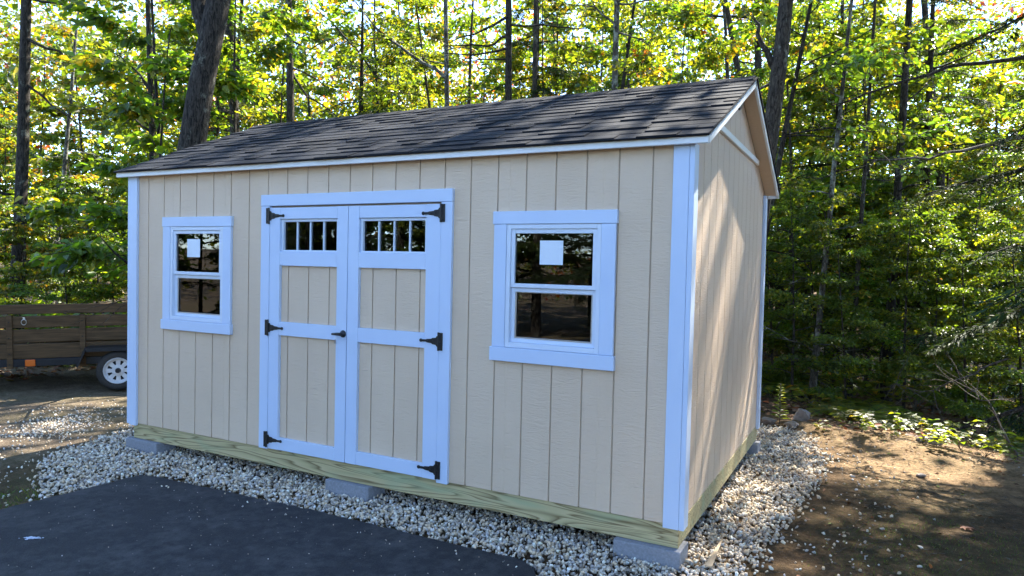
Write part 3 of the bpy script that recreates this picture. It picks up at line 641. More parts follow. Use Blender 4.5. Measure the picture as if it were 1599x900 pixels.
# hemlock: drooping flat sprays of short needles
def hemlock_bough(R, p0, az, ln, rise, tubes, out_):
    pts = limb_path(p0, (math.cos(az), math.sin(az), rise), ln, R, 7, .55, .06); tubes.append((pts, [.022*(ln/2)*(1-.85*k/7)+.003 for k in range(8)], 4))
    n = int(ln*15)
    for k in range(n):
        u = R.uniform(.12, 1.0)*7; i = min(int(u), 6); b = pts[i]+(pts[i+1]-pts[i])*(u-i); d = nrm(pts[i+1]-pts[i]); sd_ = nrm(np.cross(d, (0, 0, 1.0)))*(1 if k % 2 else -1)
        l2 = ln*.30*R.uniform(.5, 1.1)*(1.15-.6*u/7); dd = nrm(d*.75+sd_*R.uniform(.5, 1.0)+np.array([0, 0, -.18+R.normal(0, .12)])); q = [b+dd*l2*m/3+np.array([0, 0, -.10*l2*(m/3)**2]) for m in range(4)]
        tubes.append((q, [.004, .003, .002, .001], 3)); c = int(l2*150)
        uu = R.uniform(0, 1, c)[:, None]; s2 = nrm(np.cross(dd, (0, 0, 1.0))); g = R.choice((-1, 1), c)[:, None]; wv = R.uniform(0, .085, c)[:, None]*(1.1-uu*.7)
        out_.append((b+dd*l2*uu+np.array([0, 0, -.10*l2])*uu**2+g*s2*wv+R.normal(0, .008, (c, 3)), dd*.55+g*s2*R.uniform(.5, 1.1, (c, 1))+R.normal(0, .2, (c, 3))+(0, 0, -.15)))
def hemlock(seed, H, base, rad, nb):
    R = np.random.default_rng(seed); tubes = [([np.array((0, 0, z)) for z in np.linspace(-.1, H, 8)], [.13*(1-.12*k) for k in range(8)], 8)]; out_ = []
    for i in range(nb):
        t = (i+.5)/nb; hemlock_bough(R, (0, 0, base+(H-base)*t), i*2.39996+R.uniform(-.4, .4), rad*(1-.72*t)*R.uniform(.75, 1.15), R.uniform(.0, .3), tubes, out_)
    P = np.concatenate([a for a, _ in out_]); A = np.concatenate([a for _, a in out_]); n = len(P); U = nrm(np.array([0, 0, 1.0])+R.normal(0, .35, (n, 3)))
    return proto([('trunk', wood('trunk', tubes, M['bark_dark'])), ('crown', leaves('crown', P, A, U, R.uniform(.045, .085, n), pick(n, R, [(1, DEEP)]), M['needle'], .24, .02, False))])
HEM = [hemlock(50, 8.5, .7, 2.3, 46), hemlock(51, 10, 1.2, 2.6, 46)]

RT = random.Random(21)
# tall trees whose trunks show in the photograph: (top pixel, lower pixel, width in pixels, depth, bark, label)
TALL = [((40,0),(28,410),20,13.0,'bark_dark','dark straight trunk rising behind the plank-sided trailer',1),
 ((231,0),(238,245),10,12.2,'bark_dark','slim dark forked trunk behind the far end of the shed roof',1),
 ((244,130),(250,243),9,12.9,'bark_dark','slim dark trunk close beside the forked one',0),
 ((342,0),(300,232),46,9.6,'bark_dark','massive leaning oak trunk standing right behind the shed roof',1),
 ((361,0),(366,212),18,15,'bark','brown trunk just behind the massive leaning oak',1),
 ((380,0),(368,150),13,15.6,'bark','brown trunk crossing its twin behind the massive leaning oak',0),
 ((339,70),(340,218),8,14,'bark_dark','thin dark pole trunk in the gap beside the massive oak',0),
 ((451,0),(455,195),15,14,'bark','straight grey brown trunk with bare stubs above the roof',1),
 ((442,100),(437,196),5,16,'bark_dark','very thin sapling trunk beside the straight grey brown trunk',0),
 ((586,60),(592,182),7,17,'bark_dark','thin dark trunk over the middle of the roof',0),
 ((656,60),(672,178),7,16,'bark_dark','thin trunk leaning towards the lichen-white one over the roof',0),
 ((697,0),(699,178),10,15,'bark_lichen','slender trunk whitened with lichen above the double door',2),
 ((734,40),(730,172),10,17,'bark','grey trunk just past the slender lichen-white one',0),
 ((797,0),(798,168),14,13,'bark_dark','straight near-black trunk above the roof ridge',2),
 ((836,0),(834,165),11,15,'bark','straight greenish trunk paired with the near-black one',2),
 ((849,0),(849,162),5,16,'bark','very thin straight stem beside the greenish trunk',0),
 ((870,60),(868,160),6,17,'bark_dark','thin dark stem between greenish and lichen-spotted trunks',0),
 ((964,0),(959,150),13,14,'bark_lichen','trunk blotched with pale lichen above the ridge',1),
 ((988,0),(968,145),10,14.6,'bark_dark','dark trunk leaning against the lichen-blotched one',0),
 ((1132,40),(1135,126),11,16,'bark','brown trunk behind the gable peak',0),
 ((1140,40),(1156,124),14,17,'bark','thicker brown trunk leaning behind the gable peak',2),
 ((1183,10),(1184,112),16,18,'bark_dark','dark upright trunk straight behind the gable peak',1),
 ((1224,0),(1201,200),29,10.2,'bark','big mottled trunk leaning at the gable end of the shed',2),
 ((1268,0),(1213,280),11,10.8,'bark_dark','slim trunk leaning away from the big mottled one',0),
 ((1317,0),(1322,190),6,14,'bark_dark','thin stem among bright leaves past the gable end',0),
 ((1346,20),(1337,150),5,15,'bark_dark','spindly stem close to the hemlock boughs',0),
 ((1422,0),(1382,640),14,12,'bark_dark','tall dark trunk in the hollow behind the dirt bank',2),
 ((1310,200),(1268,620),10,10.6,'bark_lichen','thin grey trunk leaning over the fern patch',0),
 ((1346,300),(1325,628),8,11.4,'bark','narrow trunk between the leaning grey one and the dark one',0),
 ((1468,300),(1477,385),15,15,'bark_dark','thick dark trunk deep behind the hemlock boughs',2),
 ((110,150),(86,410),9,16,'bark_lichen','pale slim trunk in the sunlit brush behind the trailer',0)]
def ground_hit(a, b):
    d = a-b; d /= np.linalg.norm(d); q = b.copy()
    for _ in range(40): q = q-d*((q[2]-float(terrain(q[0], q[1])))/max(.2, d[2]))*.7
    return q, d
SHORT = ['dark trunk by the trailer', 'slim forked trunk', 'slim dark trunk by the forked one', 'massive leaning oak', 'brown twin trunks', 'brown twin trunks', 'thin dark pole trunk', 'straight grey brown trunk', 'very thin sapling trunk',
 'thin dark trunk over the roof', 'thin leaning trunk', 'slender lichen-white trunk', 'grey trunk by the lichen-white one', 'near-black trunk', 'greenish trunk', 'very thin straight stem', 'thin dark stem', 'lichen-blotched trunk', 'dark leaning trunk',
 'trunks behind the gable peak', 'trunks behind the gable peak', 'dark trunk behind the gable', 'big mottled trunk', 'slim leaning trunk', 'thin stem past the gable', 'spindly stem', 'tall dark trunk', 'thin leaning grey trunk', 'narrow trunk', 'thick dark trunk', 'pale slim trunk']
ANCH = []
LIMBS = {13: (([(796, 26), (760, 44), (700, 68)], .035), ([(796, 56), (760, 73), (692, 72)], .03), ([(797, 76), (740, 86), (690, 84)], .025), ([(797, 92), (730, 96)], .02)),
 7: (([(452, 20), (420, 14), (392, 28)], .03), ([(453, 108), (480, 148), (530, 186)], .03), ([(452, 62), (485, 76), (522, 60)], .025)), 11: (([(697, 120), (640, 86), (590, 45), (545, -8)], .045),), 9: (([(590, 122), (560, 82), (515, 35), (476, -8)], .035),),
 1: (([(235, 140), (215, 118), (188, 88)], .03), ([(237, 205), (200, 178), (162, 125)], .025)), 0: (([(38, 60), (92, 82), (145, 132)], .035), ([(35, 128), (82, 162), (135, 205)], .03)),
 17: (([(962, 50), (1000, 62), (1015, 75)], .025), ([(961, 40), (930, 12), (900, 8)], .03)), 22: (([(1212, 110), (1188, 70), (1178, 30)], .06),)}
def near(x, y, anchors): return min(anchors, key=lambda a: (a[0]-x)**2+(a[1]-y)**2)[2]
for k, (tp, bp_, wpx, dep, bark, lab, canopy) in enumerate(TALL):
    a, b = at(*tp, dep), at(*bp_, dep); base, d = ground_hit(a, b); r = wpx*dep/FPX/2; Rk = np.random.default_rng(700+k)
    ANCH.append((base[0], base[1], SHORT[k])); root = empty('tree', tuple(base)); tag(root, lab, 'tree', 'trees of the wood behind the shed'); Ht = 15.0 if canopy else 8.0+2*Rk.random()
    pts = []; p = np.array([0, 0, -.25])-d*0; dd = d.copy(); st = Ht/14; p = -d*.2
    for i in range(15):
        pts.append(p.copy()); p = p+dd*st
        if p[2] > 7: dd = nrm(dd*.93+np.array([0, 0, .07])+Rk.normal(0, .03, 3))
        else: p = p+Rk.normal(0, r*.10, 3)*(1, 1, 0)
    rad = [r*(1.35 if i == 0 else 1.12 if i == 1 else 1.04-.055*i) for i in range(15)]; rad = [max(x, .012) for x in rad]
    tubes = [(pts, rad, 14)]
    if k == 3: f0, f1, f2 = (at(*q, 9.6)-base for q in ((326, 70), (312, 20), (301, -60))); tubes.append(([f0, f1, f2, f2+(f2-f1)*1.5], [.10, .105, .095, .07], 10))
    for i in range(int(5+Rk.random()*5) if wpx > 6 else 3):                  # bare dead branches low on the trunk
        j = Rk.uniform(1.2, 9); i0 = int(j); q = pts[i0]+(pts[i0+1]-pts[i0])*(j-i0); az = Rk.uniform(0, 6.28); ln = Rk.uniform(.6, 2.2)*(1 if wpx > 8 else .6)
        lp_ = limb_path(q, (math.cos(az), math.sin(az), Rk.uniform(-.25, .45)), ln, Rk, 6, .15, .14); tubes.append((lp_, [max(.003, min(.03, r*.28)*(1-.88*m/6)) for m in range(7)], 4))
        for m in range(3):
            tq = lp_[2+m]; tubes.append((limb_path(tq, (math.cos(az+Rk.choice((-.8, .8))), math.sin(az+Rk.choice((-.8, .8))), Rk.uniform(-.3, .3)), ln*.35, Rk, 3, .1, .2), [.006, .005, .003, .002], 3))
    for pth, rl in LIMBS.get(k, ()):
        lp_ = [at(a_, b_, dep)-base for a_, b_ in pth]; ln = len(lp_); dn = []
        for u0, u1 in zip(lp_[:-1], lp_[1:]): dn += [u0+(u1-u0)*f+Rk.normal(0, .02, 3) for f in (0, .33, .66)]
        dn.append(lp_[-1]); tubes.append((dn, [rl*(1-.75*m/(len(dn)-1)) for m in range(len(dn))], 5))
        for m in range(5): q = dn[Rk.integers(2, len(dn))]; tubes.append((limb_path(q, Rk.normal(0, 1, 3)+nrm(dn[-1]-dn[0]), Rk.uniform(.3, .9), Rk, 4, .2, .2), [.008, .006, .005, .003, .002], 3))
    if canopy:
        link('trunk', wood('trunk', tubes, M[bark]), root)
        lm, cr = CAN[k % 4]; sc_ = Rk.uniform(.85, 1.15) if canopy == 1 else .5; sc_ = .75 if k == 26 else sc_; tpz = pts[7 if canopy == 1 else 11]
        for nm, mm in (('limbs', lm), ('crown', cr)):
            o = link(nm, mm, root); o.scale = (sc_,)*3; o.rotation_euler = (0, 0, Rk.uniform(0, 6.28)); o.location = (float(tpz[0]), float(tpz[1]), float(tpz[2])-7.3*sc_)
    else:
        tb, lf = crown_parts(900+k, Ht, 2.2+Rk.random()*1.6, 1.3+Rk.random()*.5, 14, 1300, .12, (MIXL, MIXL, MIXG)[k % 3], prof=lambda t: .9-.4*t, up=.4, r0=.016, tw=5)
        # follow the lean of the trunk
        P_ = lf[0]; P_[:, :2] += np.outer(P_[:, 2], d[:2]/max(.3, d[2]))
        for (q, _, _) in tb:
            for v in q: v[:2] += v[2]*d[:2]/max(.3, d[2])
        link('trunk', wood('trunk', tubes+tb, M[bark]), root); link('crown', leaves('crown', *lf, M['leaf']), root)
# understory trees that fill the wood
def world_of(px, dep): q = at(px, 415, dep); return float(q[0]), float(q[1])
kinds = ('young maple with yellow green leaves', 'low bushy yellow green sapling', 'tall young maple with small yellow green leaves', 'low dense dark green sapling', 'young tree in dark green layers', 'young tree with gold tinged leaves')
def under(px, dep, i, s=None):
    x, y = world_of(px, dep); s = s or RT.uniform(.8, 1.2)
    rad = (1.9, 1.6, 2.1, 1.8, 2.0, 1.8)[i]*s
    if (5 < x < 7 and 7 < y < 8.6 and s > .7) or (-2.2 < x < 1.5 and y < 8): return
    if x > -1.2-rad*.9 and x < 6.0+rad*.6 and y < 3.5+rad*.9: return
    place(UND[i], 'young_tree', x, y, s, RT.uniform(0, 6.28), kinds[i]+' near the '+near(x, y, ANCH), 'tree', 'young trees filling the wood: '+kinds[i])
cells = []
for px in range(-160, 1800, 120):
    for dep, st in ((12, 1), (16.5, 1), (23, 1)):
        j = px+RT.uniform(-55, 55); dd = dep+RT.uniform(-1.6, 1.6)
        right = j > 1190
        if not right and dep < 15 and j > 190: 
            if RT.random() < .35: continue
        i = RT.choice((3, 4, 4, 0, 3, 5) if right else ((0, 1, 2, 2, 5, 4) if j > 400 else (0, 1, 2, 0, 4, 5)))
        if (right or j < 230) and dep < 13: continue
        if (right or j < 330) and dep < 20 and RT.random() < .4: continue
        under(j, dd, i, RT.uniform(.85, 1.25)*(1.15 if dep > 18 else 1.0))
for (px, dep, i, s) in ((1245, 10.6, 3, .62), (1330, 10.2, 3, .5), (1420, 10.4, 3, .6), (1520, 9.6, 3, .5), (1610, 9.0, 3, .55), (1240, 13.5, 4, 1.0), (1360, 13.6, 4, 1.0), (1480, 13.5, 0, 1.0), (1215, 11.6, 3, .6), (1285, 11.4, 3, .62), (1375, 11.6, 3, .6), (1465, 11.2, 3, .62), (1560, 10.8, 3, .6), (1310, 12.8, 3, .8), (1410, 12.8, 4, .75), (1510, 12.4, 3, .8), (1600, 12.0, 4, .75), (1260, 15.5, 4, 1.1), (1400, 16, 4, 1.15), (1530, 15.5, 4, 1.1), (1640, 14.5, 4, 1.1), (1330, 18.5, 2, 1.2), (1460, 19, 4, 1.3), (1580, 18, 2, 1.2), (1215, 19, 2, 1.2),
                        (30, 12.0, 1, .55), (110, 11.8, 3, .5), (180, 12.4, 1, .52), (-40, 11.6, 3, .55), (70, 13.8, 1, .65), (150, 14.2, 1, .7)): under(px, dep, i, s)
for q in range(30):
    px = (-120+q*62) % 1800; 
    if 430 < px < 900 and q % 2: continue
    under(px+RT.uniform(-20, 20), RT.uniform(24, 29), RT.choice((2, 4, 0, 4)), RT.uniform(1.6, 2.1) if 330 < px < 1100 else RT.uniform(1.35, 1.6))
for (px, dep, i, s, lab) in ((1700, 9.2, 0, .9, 'hemlock with drooping dark boughs reaching over the dirt bank'), (1440, 13.6, 1, .95, 'tall dark hemlock standing back in the hollow'), (2030, 5.75, 1, 1.2, 'near hemlock with long sweeping boughs beside the dirt'), (1300, 15, 0, 1.0, 'hemlock half hidden past the gable end'), (560, 17.5, 0, 1.0, 'hemlock standing among thin trunks behind the roof'), (830, 16.2, 1, 1.0, 'hemlock with dark boughs beside the near-black trunk')):
    x, y = world_of(px, dep); place(HEM[i], 'hemlock_tree', x, y, s, RT.uniform(0, 6.28), lab, 'tree', None)
# far-off wood: one mass of foliage
R = np.random.default_rng(77); PP = []; TT = []; PALS = (GREEN, GREEN, LIME, LIME, GREEN, GOLD)
for c in range(2000):
    m = 110
    if c < 1650:
        px = R.uniform(-500, 2100); dep = R.uniform(29, 48); q = at(px, 415, dep); hi_z = 19 if (px > 1000 or px < 430) else 14; zz = R.uniform(0, 1)**1.15*hi_z
    else: t_ = R.uniform(2.2, 5.6); d_ = R.uniform(24, 34); q = (4+d_*math.cos(t_), -4+d_*math.sin(t_)); zz = R.uniform(0, 1)*9
    TT.append(pick(m, R, [(1, PALS[R.integers(0, 6)] if R.uniform() < .93 else RED)])*R.uniform(.6, 1.25)); PP.append(np.array([q[0], q[1], float(terrain(q[0], q[1]))+zz+.4])+R.normal(0, 1, (m, 3))*(1.5, 1.5, .8))
PP = np.concatenate(PP); n = len(PP)
tag(link('distant_woods', leaves('distant_woods', PP, R.normal(0, 1, (n, 3)), nrm(np.array([0, 0, 1.0])+R.normal(0, .6, (n, 3))), R.uniform(.18, .36, n), np.concatenate(TT), M['leaf'], .7, .1, False)), 'sunlit foliage of the far wood', 'woods', kind='stuff')
# trees across the drive, behind the viewer: they show in the panes
for (x, y, i, s) in ((-11.6, -10, 0, 1.5), (-8.4, -9.6, 1, 1.0), (-7.2, -10.4, 0, 1.0), (-6.2, -9.6, 1, 1.0), (-5.0, -10.4, 1, 1.0), (-3.8, -9.8, 1, .95), (-9, -6, 3, 1.2), (-11.5, -9, 0, 1.4), (-7, -10.5, 4, 1.4), (-3.6, -12.5, 4, 1.5), (-.6, -14, 4, 1.5), (-14, -3.5, 4, 1.3), (2.4, -15.5, 3, 1.6), (-9.5, -13, 2, 1.5), (-2, -16.5, 2, 1.6), (1, -18, 4, 1.6), (-5.5, -15, 4, 1.5)):
    place(UND[i], 'young_tree', x, y, s*.9, RT.uniform(0, 6.28), kinds[i]+' across the driveway', 'tree', 'young trees across the driveway: '+kinds[i])
for (x, y, i, s) in ((9.0, -3.0, 1, 1.05), (9.0, -.4, 0, 1.15), (9.0, 2.0, 1, 1.05), (11.2, 3.2, 1, 1.2), (11.0, .6, 0, 1.2), (12.5, -5.5, 0, 1.2), (12.6, 2, 1, 1.3), (12.4, -1.2, 1, 1.3)): place(HEM[i], 'hemlock_tree', x, y, s, RT.uniform(0, 6.28), 'hemlock beside the dirt clearing facing the gable wall', 'tree', 'hemlocks beside the clearing')
for (x, y) in ((-6, -8.5), (-1.5, -11.5), (2.4, -13), (-4.5, -10.0), (.5, -11.5), (-9, -10.5), (-7, -12.5), (-2.9, -12.5), (-11, -7.5), (-.4, -14)): place(HEM[int(x*10) % 2], 'hemlock_tree', x, y, 1.0, RT.uniform(0, 6.28), 'dark hemlock across the driveway, mirrored in the panes', 'tree', 'hemlocks across the driveway')

# ------------------------------------------------------------------ forest floor: ferns, seedlings, rocks, litter, grass, fallen wood
def fern(seed):
    R = np.random.default_rng(seed); P = []; A = []; U = []; S = []; tubes = []
    for i in range(9):
        az = i*.70+R.uniform(-.2, .2); ln = R.uniform(.38, .6); pts = limb_path((0, 0, 0), (math.cos(az), math.sin(az), 1.3), ln, R, 8, 1.7, .03); tubes.append((pts, [.004-.0004*k for k in range(9)], 4))
        for j in range(26):
            u = (.18+.8*j/26)*8; k = min(int(u), 7); b = pts[k]+(pts[k+1]-pts[k])*(u-k); d = nrm(pts[k+1]-pts[k]); sd_ = nrm(np.cross(d, (0, 0, 1.0)))
            for g in (-1, 1): P.append(b); A.append(g*sd_+d*.25+R.normal(0, .06, 3)); U.append(np.cross(sd_, d)*1.0+R.normal(0, .1, 3)); S.append(.13*math.sin(math.pi*(.12+.85*j/26))*ln/.5+.01)
    n = len(P); return proto([('stem', wood('stem', tubes, M['twig'])), ('fronds', leaves('fronds', np.array(P), np.array(A), np.array(U), np.array(S), pick(n, R, [(.3, GREEN), (.7, LIME)]), M['leaf'], .26, .02, False))])
def seedling(seed, n=26, h=.35, ls=.10, mx=None):
    R = np.random.default_rng(seed); P = []; A = []; tubes = []
    for i in range(6):
        az = R.uniform(0, 6.28); pts = limb_path((0, 0, 0), (math.cos(az)*.7, math.sin(az)*.7, 1), h*R.uniform(.6, 1.2), R, 4, .5, .1); tubes.append((pts, [.004, .0035, .003, .002, .001], 4))
        for j in range(n//6): 
            a2 = R.uniform(0, 6.28); P.append(pts[R.integers(2, 5)]+R.normal(0, .03, 3)); A.append((math.cos(a2), math.sin(a2), R.uniform(-.3, .2)))
    m = len(P); return proto([('stem', wood('stem', tubes, M['twig'])), ('foliage', leaves('foliage', np.array(P), np.array(A), nrm(np.array([0, 0, 1.0])+R.normal(0, .3, (m, 3))), R.uniform(.6, 1.2, m)*ls, pick(m, R, mx or [(.25, GREEN), (.75, LIME)]), M['leaf'], .7, .08))])
BANK = [(5.1, 4.8, 'angular grey rock'), (5.0, 4.3, 'low reddish rock'), (5.9, 4.9, 'fallen log'), (6.8, 4.2, 'pale dead stick'), (6.3, 4.3, 'dark dead branch'), (5.5, 5.4, 'thin leaning grey trunk')]
FERN = [fern(1), fern(2)]; SEED = [seedling(3), seedling(4, 36, .45, .12), seedling(5, 30, .3, .09, [(.2, GREEN), (.4, LIME), (.4, GOLD)])]
for (px, py, i, s) in ((1295, 648, 0, 1.0), (1322, 655, 1, 1.1), (1352, 655, 0, 1.2), (1375, 662, 1, 1.0), (1338, 642, 0, 1.1), (1400, 655, 1, 1.0), (1560, 700, 0, .9), (1590, 690, 1, 1.0), (1455, 668, 0, .9)):
    p = at_z(px, py, float(terrain(*at_z(px, py, -.15)[:2]))); place(FERN[i], 'fern', p[0], p[1], s, RT.uniform(0, 6), 'green fern arching on the bank near the '+near(p[0], p[1], BANK), 'fern', 'ferns along the bank', 0)
sp = [(1272, 676), (1308, 668), (1345, 680), (1368, 690), (1402, 694), (1420, 680), (1440, 700), (1462, 708), (1478, 694), (1500, 706), (1525, 700), (1540, 715), (1588, 725), (1262, 640)]
for q, (px, py) in enumerate(sp):
    p = at_z(px, py, float(terrain(*at_z(px, py, -.1)[:2]))); place(SEED[(0, 1, 2, 1)[q % 4]], 'seedling', p[0], p[1], RT.uniform(.5, .85), RT.uniform(0, 6), ('leafy green seedling on the edge of the bank', 'bushy green seedling with broad leaves on the bank', 'yellowing seedling on the edge of the bank', 'bushy green seedling with broad leaves on the bank')[q % 4]+' near the '+near(p[0], p[1], BANK), 'plant', 'seedlings along the bank', 0)
# more low growth scattered over the shaded wood floor
for q in range(56):
    px = RT.uniform(1205, 1700) if q < 34 else RT.uniform(-60, 215); dep = RT.uniform(9.6, 13.5) if q < 34 else RT.uniform(11.2, 13.5); x, y = world_of(px, dep); k = q % 4
    place((SEED+FERN[:1])[k], ('seedling', 'seedling', 'seedling', 'fern')[k], x, y, RT.uniform(1.0, 2.0), RT.uniform(0, 6), ('slender leafy plant on the wood floor', 'broad-leaved plant on the wood floor', 'yellowish plant on the wood floor', 'fern on the wood floor')[k]+' near the '+near(x, y, ANCH), 'plant' if k < 3 else 'fern', 'low plants of the wood floor '+'abcd'[k], 0)
# tall weed at the back corner of the shed
p = at_z(1217, 664, 0.0); R = np.random.default_rng(9); P = []; A = []; S = []
st = [np.array((0, 0, z)) for z in np.linspace(0, .46, 7)]
for j in range(58):
    z = .06+.40*j/58; a2 = j*2.4; P.append((0, 0, z)); A.append((math.cos(a2), math.sin(a2), .25)); S.append(.105*(1.05-z/.52)+.02)
wd = empty('weed', (p[0], p[1], float(terrain(p[0], p[1])))); tag(wd, 'upright spiky weed with yellow green leaves beside the back corner board', 'plant')
link('stem', wood('stem', [(st, [.005]*7, 5)], M['twig']), wd); link('foliage', leaves('foliage', np.array(P), np.array(A), np.tile((0, 0, 1.0), (58, 1)), np.array(S), pick(58, R, [(1, LIME)]), M['leaf'], .34, .05), wd)
def rock(name, p, size, lab, seed, mat='rock', group=None, sub=2):
    R = np.random.default_rng(seed); bm = bmesh.new(); bmesh.ops.create_icosphere(bm, subdivisions=sub, radius=1.0)
    d = R.normal(0, 1, (12, 3)); d = nrm(d); o_ = R.uniform(.40, .75, 12)
    for v in bm.verts:
        c = np.array(v.co)
        for a, b in zip(d, o_):
            t = c@a
            if t > b: c = c-a*(t-b)*.97
        v.co = Vector(c*np.array(size)*(1+R.normal(0, .02)))
    me = bpy.data.meshes.new(name); bm.to_mesh(me); bm.free(); o = link(name, me, None, M[mat]); o.location = (p[0], p[1], float(terrain(p[0], p[1]))+size[2]*.45); o.rotation_euler = (0, 0, R.uniform(0, 6)); tag(o, lab, 'rock' if mat == 'rock' else 'stone', group); return o
rock('rock', at_z(1249, 656, 0), (.16, .12, .12), 'angular grey rock lying beside the upright weed', 1)
rock('rock', at_z(1236, 670, 0), (.15, .10, .06), 'low reddish rock at the edge of the gravel', 2)
rock('rock', at_z(1200, 661, 0), (.12, .10, .06), 'flat rock tucked behind the back corner of the shed', 3)
rock('rock', at_z(1439, 742, 0), (.045, .04, .03), 'round grey cobble on the sunlit dirt', 4)
rock('rock', at_z(1455, 690, 0), (.20, .09, .06), 'pale rock half buried among the bank seedlings', 5)
for q, (px, py, s) in enumerate(((1376, 827, .018), (1437, 857, .024), (1436, 886, .024), (1259, 860, .020), (1265, 850, .014), (1459, 812, .020), (1405, 851, .014), (1331, 744, .03), (1500, 876, .012), (1372, 881, .012), (1298, 738, .022), (1358, 825, .012))):
    rock('stone', at_z(px, py, 0), (s, s*.75, s*.55), 'small pale stone lying alone on the brown dirt', 30+q, 'fascia' if False else 'pebble', 'pale stones on the dirt', 1)
# dead branches and the wood shim
def stick(name, pix, z, rad, lab, cat, mat='twig', seed=0, twigs=0):
    R = np.random.default_rng(seed); pts = [at(px, py, dp) for px, py, dp in pix]; dense = []
    for a, b in zip(pts[:-1], pts[1:]):
        for k in range(4): dense.append(a+(b-a)*k/4+R.normal(0, .012, 3))
    dense.append(pts[-1]); n = len(dense); tb = [(dense, [rad*(1-.75*k/(n-1)) for k in range(n)], 6)]
    for k in range(twigs):
        q = dense[R.integers(n//4, n)]; tb.append((limb_path(q, R.normal(0, 1, 3)*(1, 1, .5)+nrm(dense[-1]-dense[0]), R.uniform(.3, .8), R, 5, .2, .18), [.006, .005, .004, .003, .002, .001], 3))
    o = link(name, wood(name, tb, M[mat]), None); tag(o, lab, cat); return o
stick('dead_branch', [(1640, 625, 7.6), (1560, 650, 7.7), (1480, 678, 7.8), (1410, 690, 7.9)], 0, .03, 'dark dead branch reaching down over the bank', 'branch', 'bark_dark', 1, 12)
stick('dead_branch', [(1605, 735, 7.0), (1570, 680, 7.2), (1545, 630, 7.4), (1500, 600, 7.6)], 0, .016, 'pale dead stick leaning up from the bank', 'branch', 'twig', 2, 10)
stick('dead_branch', [(1570, 560, 8.4), (1500, 590, 8.5), (1440, 615, 8.7), (1400, 600, 8.9)], 0, .012, 'thin bare branch tangled below the hemlock', 'branch', 'twig', 3, 16)
stick('fallen_log', [(1505, 690, 7.9), (1450, 686, 8.1), (1400, 676, 8.4)], 0, .04, 'short fallen log lying among the bank seedlings', 'log', 'twig', 4)
a, b = at_z(1128, 842, .045), at_z(1106, 886, .04); dv = nrm((b-a)*(1, 1, 0)); sdv = np.array([-dv[1], dv[0], 0])
M['cut_wood'] = mat_simple('fresh_cut_wood', (.50, .38, .25), .8, var=.15, scale=30)
tag(MB().hexa([a-sdv*.003, a+sdv*.003, b+sdv*.020, b-sdv*.020], [a-sdv*.003+(0, 0, .004), a+sdv*.003+(0, 0, .004), b+sdv*.020+(0, 0, .010), b-sdv*.020+(0, 0, .010)]).build('wood_shim', M['cut_wood']), 'pale tapered wood shim lying on the gravel', 'wood shim')
# litter
def litter(name, n, region, lab, pal, smin, smax, lift=.012):
    R = np.random.default_rng(len(name)+n); x, y = region(n, R); z = terrain(x, y)+lift*R.uniform(.3, 1.2, len(x)); m = len(x)
    A = R.normal(0, 1, (m, 3))*(1, 1, .12); tag(link(name, leaves(name, np.stack([x, y, z], -1), A, nrm(np.array([0, 0, 1.0])+R.normal(0, .28, (m, 3))), R.uniform(smin, smax, m), pick(m, R, pal), M['litter'], .62, .10)), lab, 'leaf litter', kind='stuff')
BROWN = np.array([(.17,.10,.05),(.22,.14,.08),(.12,.07,.04),(.26,.18,.11),(.20,.09,.04)])
def wood_floor(n, R):
    px = R.uniform(-200, 1800, n); dep = R.uniform(7.6, 20, n); q = CAMP[None]+(CW[None]+CR[None]*((px-799.5)/FPX)[:, None])*dep[:, None]; x, y = q[:, 0], q[:, 1]
    k = (((x-5.07)*.447+(y-4.62)*.894 > .05) & (x > 3)) | ((x <= 3) & (y > 4.2)) | (x < -4.5); return x[k], y[k]
litter('leaf_litter', 15000, wood_floor, 'brown fallen leaves carpeting the wood floor', [(.86, BROWN), (.08, GOLD), (.06, RED)], .06, .12, .03)
def dirt_r(n, R): x = R.uniform(5.4, 8.5, n); y = R.uniform(-.3, 4.6, n); k = R.uniform(0, 1, n) < .25+.75*smooth((y-2.6)/2); return x[k], y[k]
litter('leaf_crumbs', 4200, dirt_r, 'small leaf scraps scattered over the dirt', [(.9, BROWN), (.06, LIME), (.04, RED)], .010, .042, .006)
p = at_z(1505, 828, 0)
lf = leaves('fallen_leaf', np.array([(0, 0, .012)]*7), np.array([(math.cos(t), math.sin(t), .1) for t in (0, .7, -.7, 1.5, -1.5, 2.4, -2.4)]), np.tile((0, 0, 1.0), (7, 1)), np.array([.075, .06, .06, .045, .045, .035, .035]), np.tile((.30, .17, .09), (7, 1)), M['litter'], .42, .06)
o = link('fallen_leaf', lf); o.location = (p[0], p[1], float(terrain(p[0], p[1]))); tag(o, 'brown lobed oak leaf lying on the mossy dirt', 'leaf')
# grass blades
def grass(name, x, y, h, lab, pal):
    R = np.random.default_rng(len(x)); n = len(x); z = terrain(x, y); A = nrm(R.normal(0, .55, (n, 3))*(1, 1, 0)+(0, 0, 1)); U = nrm(R.normal(0, 1, (n, 3))*(1, 1, .1))
    tag(link(name, leaves(name, np.stack([x, y, z], -1), A, U, h*R.uniform(.5, 1.3, n), pick(n, R, pal), M['grass'], .10, .01, False)), lab, 'grass', kind='stuff')
x, y = scatter(2600, [(.74, -1.0), (.60, -2.2), (.2, -2.4), (.1, -1.5), (.45, -1.1)], .09); k = ~in_poly(x, y, out); grass('grass', x[k], y[k], .05, 'green weeds and grass along the asphalt edge', [(.7, GREEN), (.3, LIME)])
x, y = scatter(26000, [(5.7, .3), (7.2, .2), (8.6, 1.2), (8.2, 3.0), (6.9, 2.7), (6.2, 2.3), (5.8, 1.4)], .25); k = hnoise(x*1.3+2, y*1.3) > .05; grass('sparse_grass', x[k], y[k], .022, 'thin short grass greening the bare dirt', [(.5, GREEN), (.35, LIME), (.15, BROWN)])

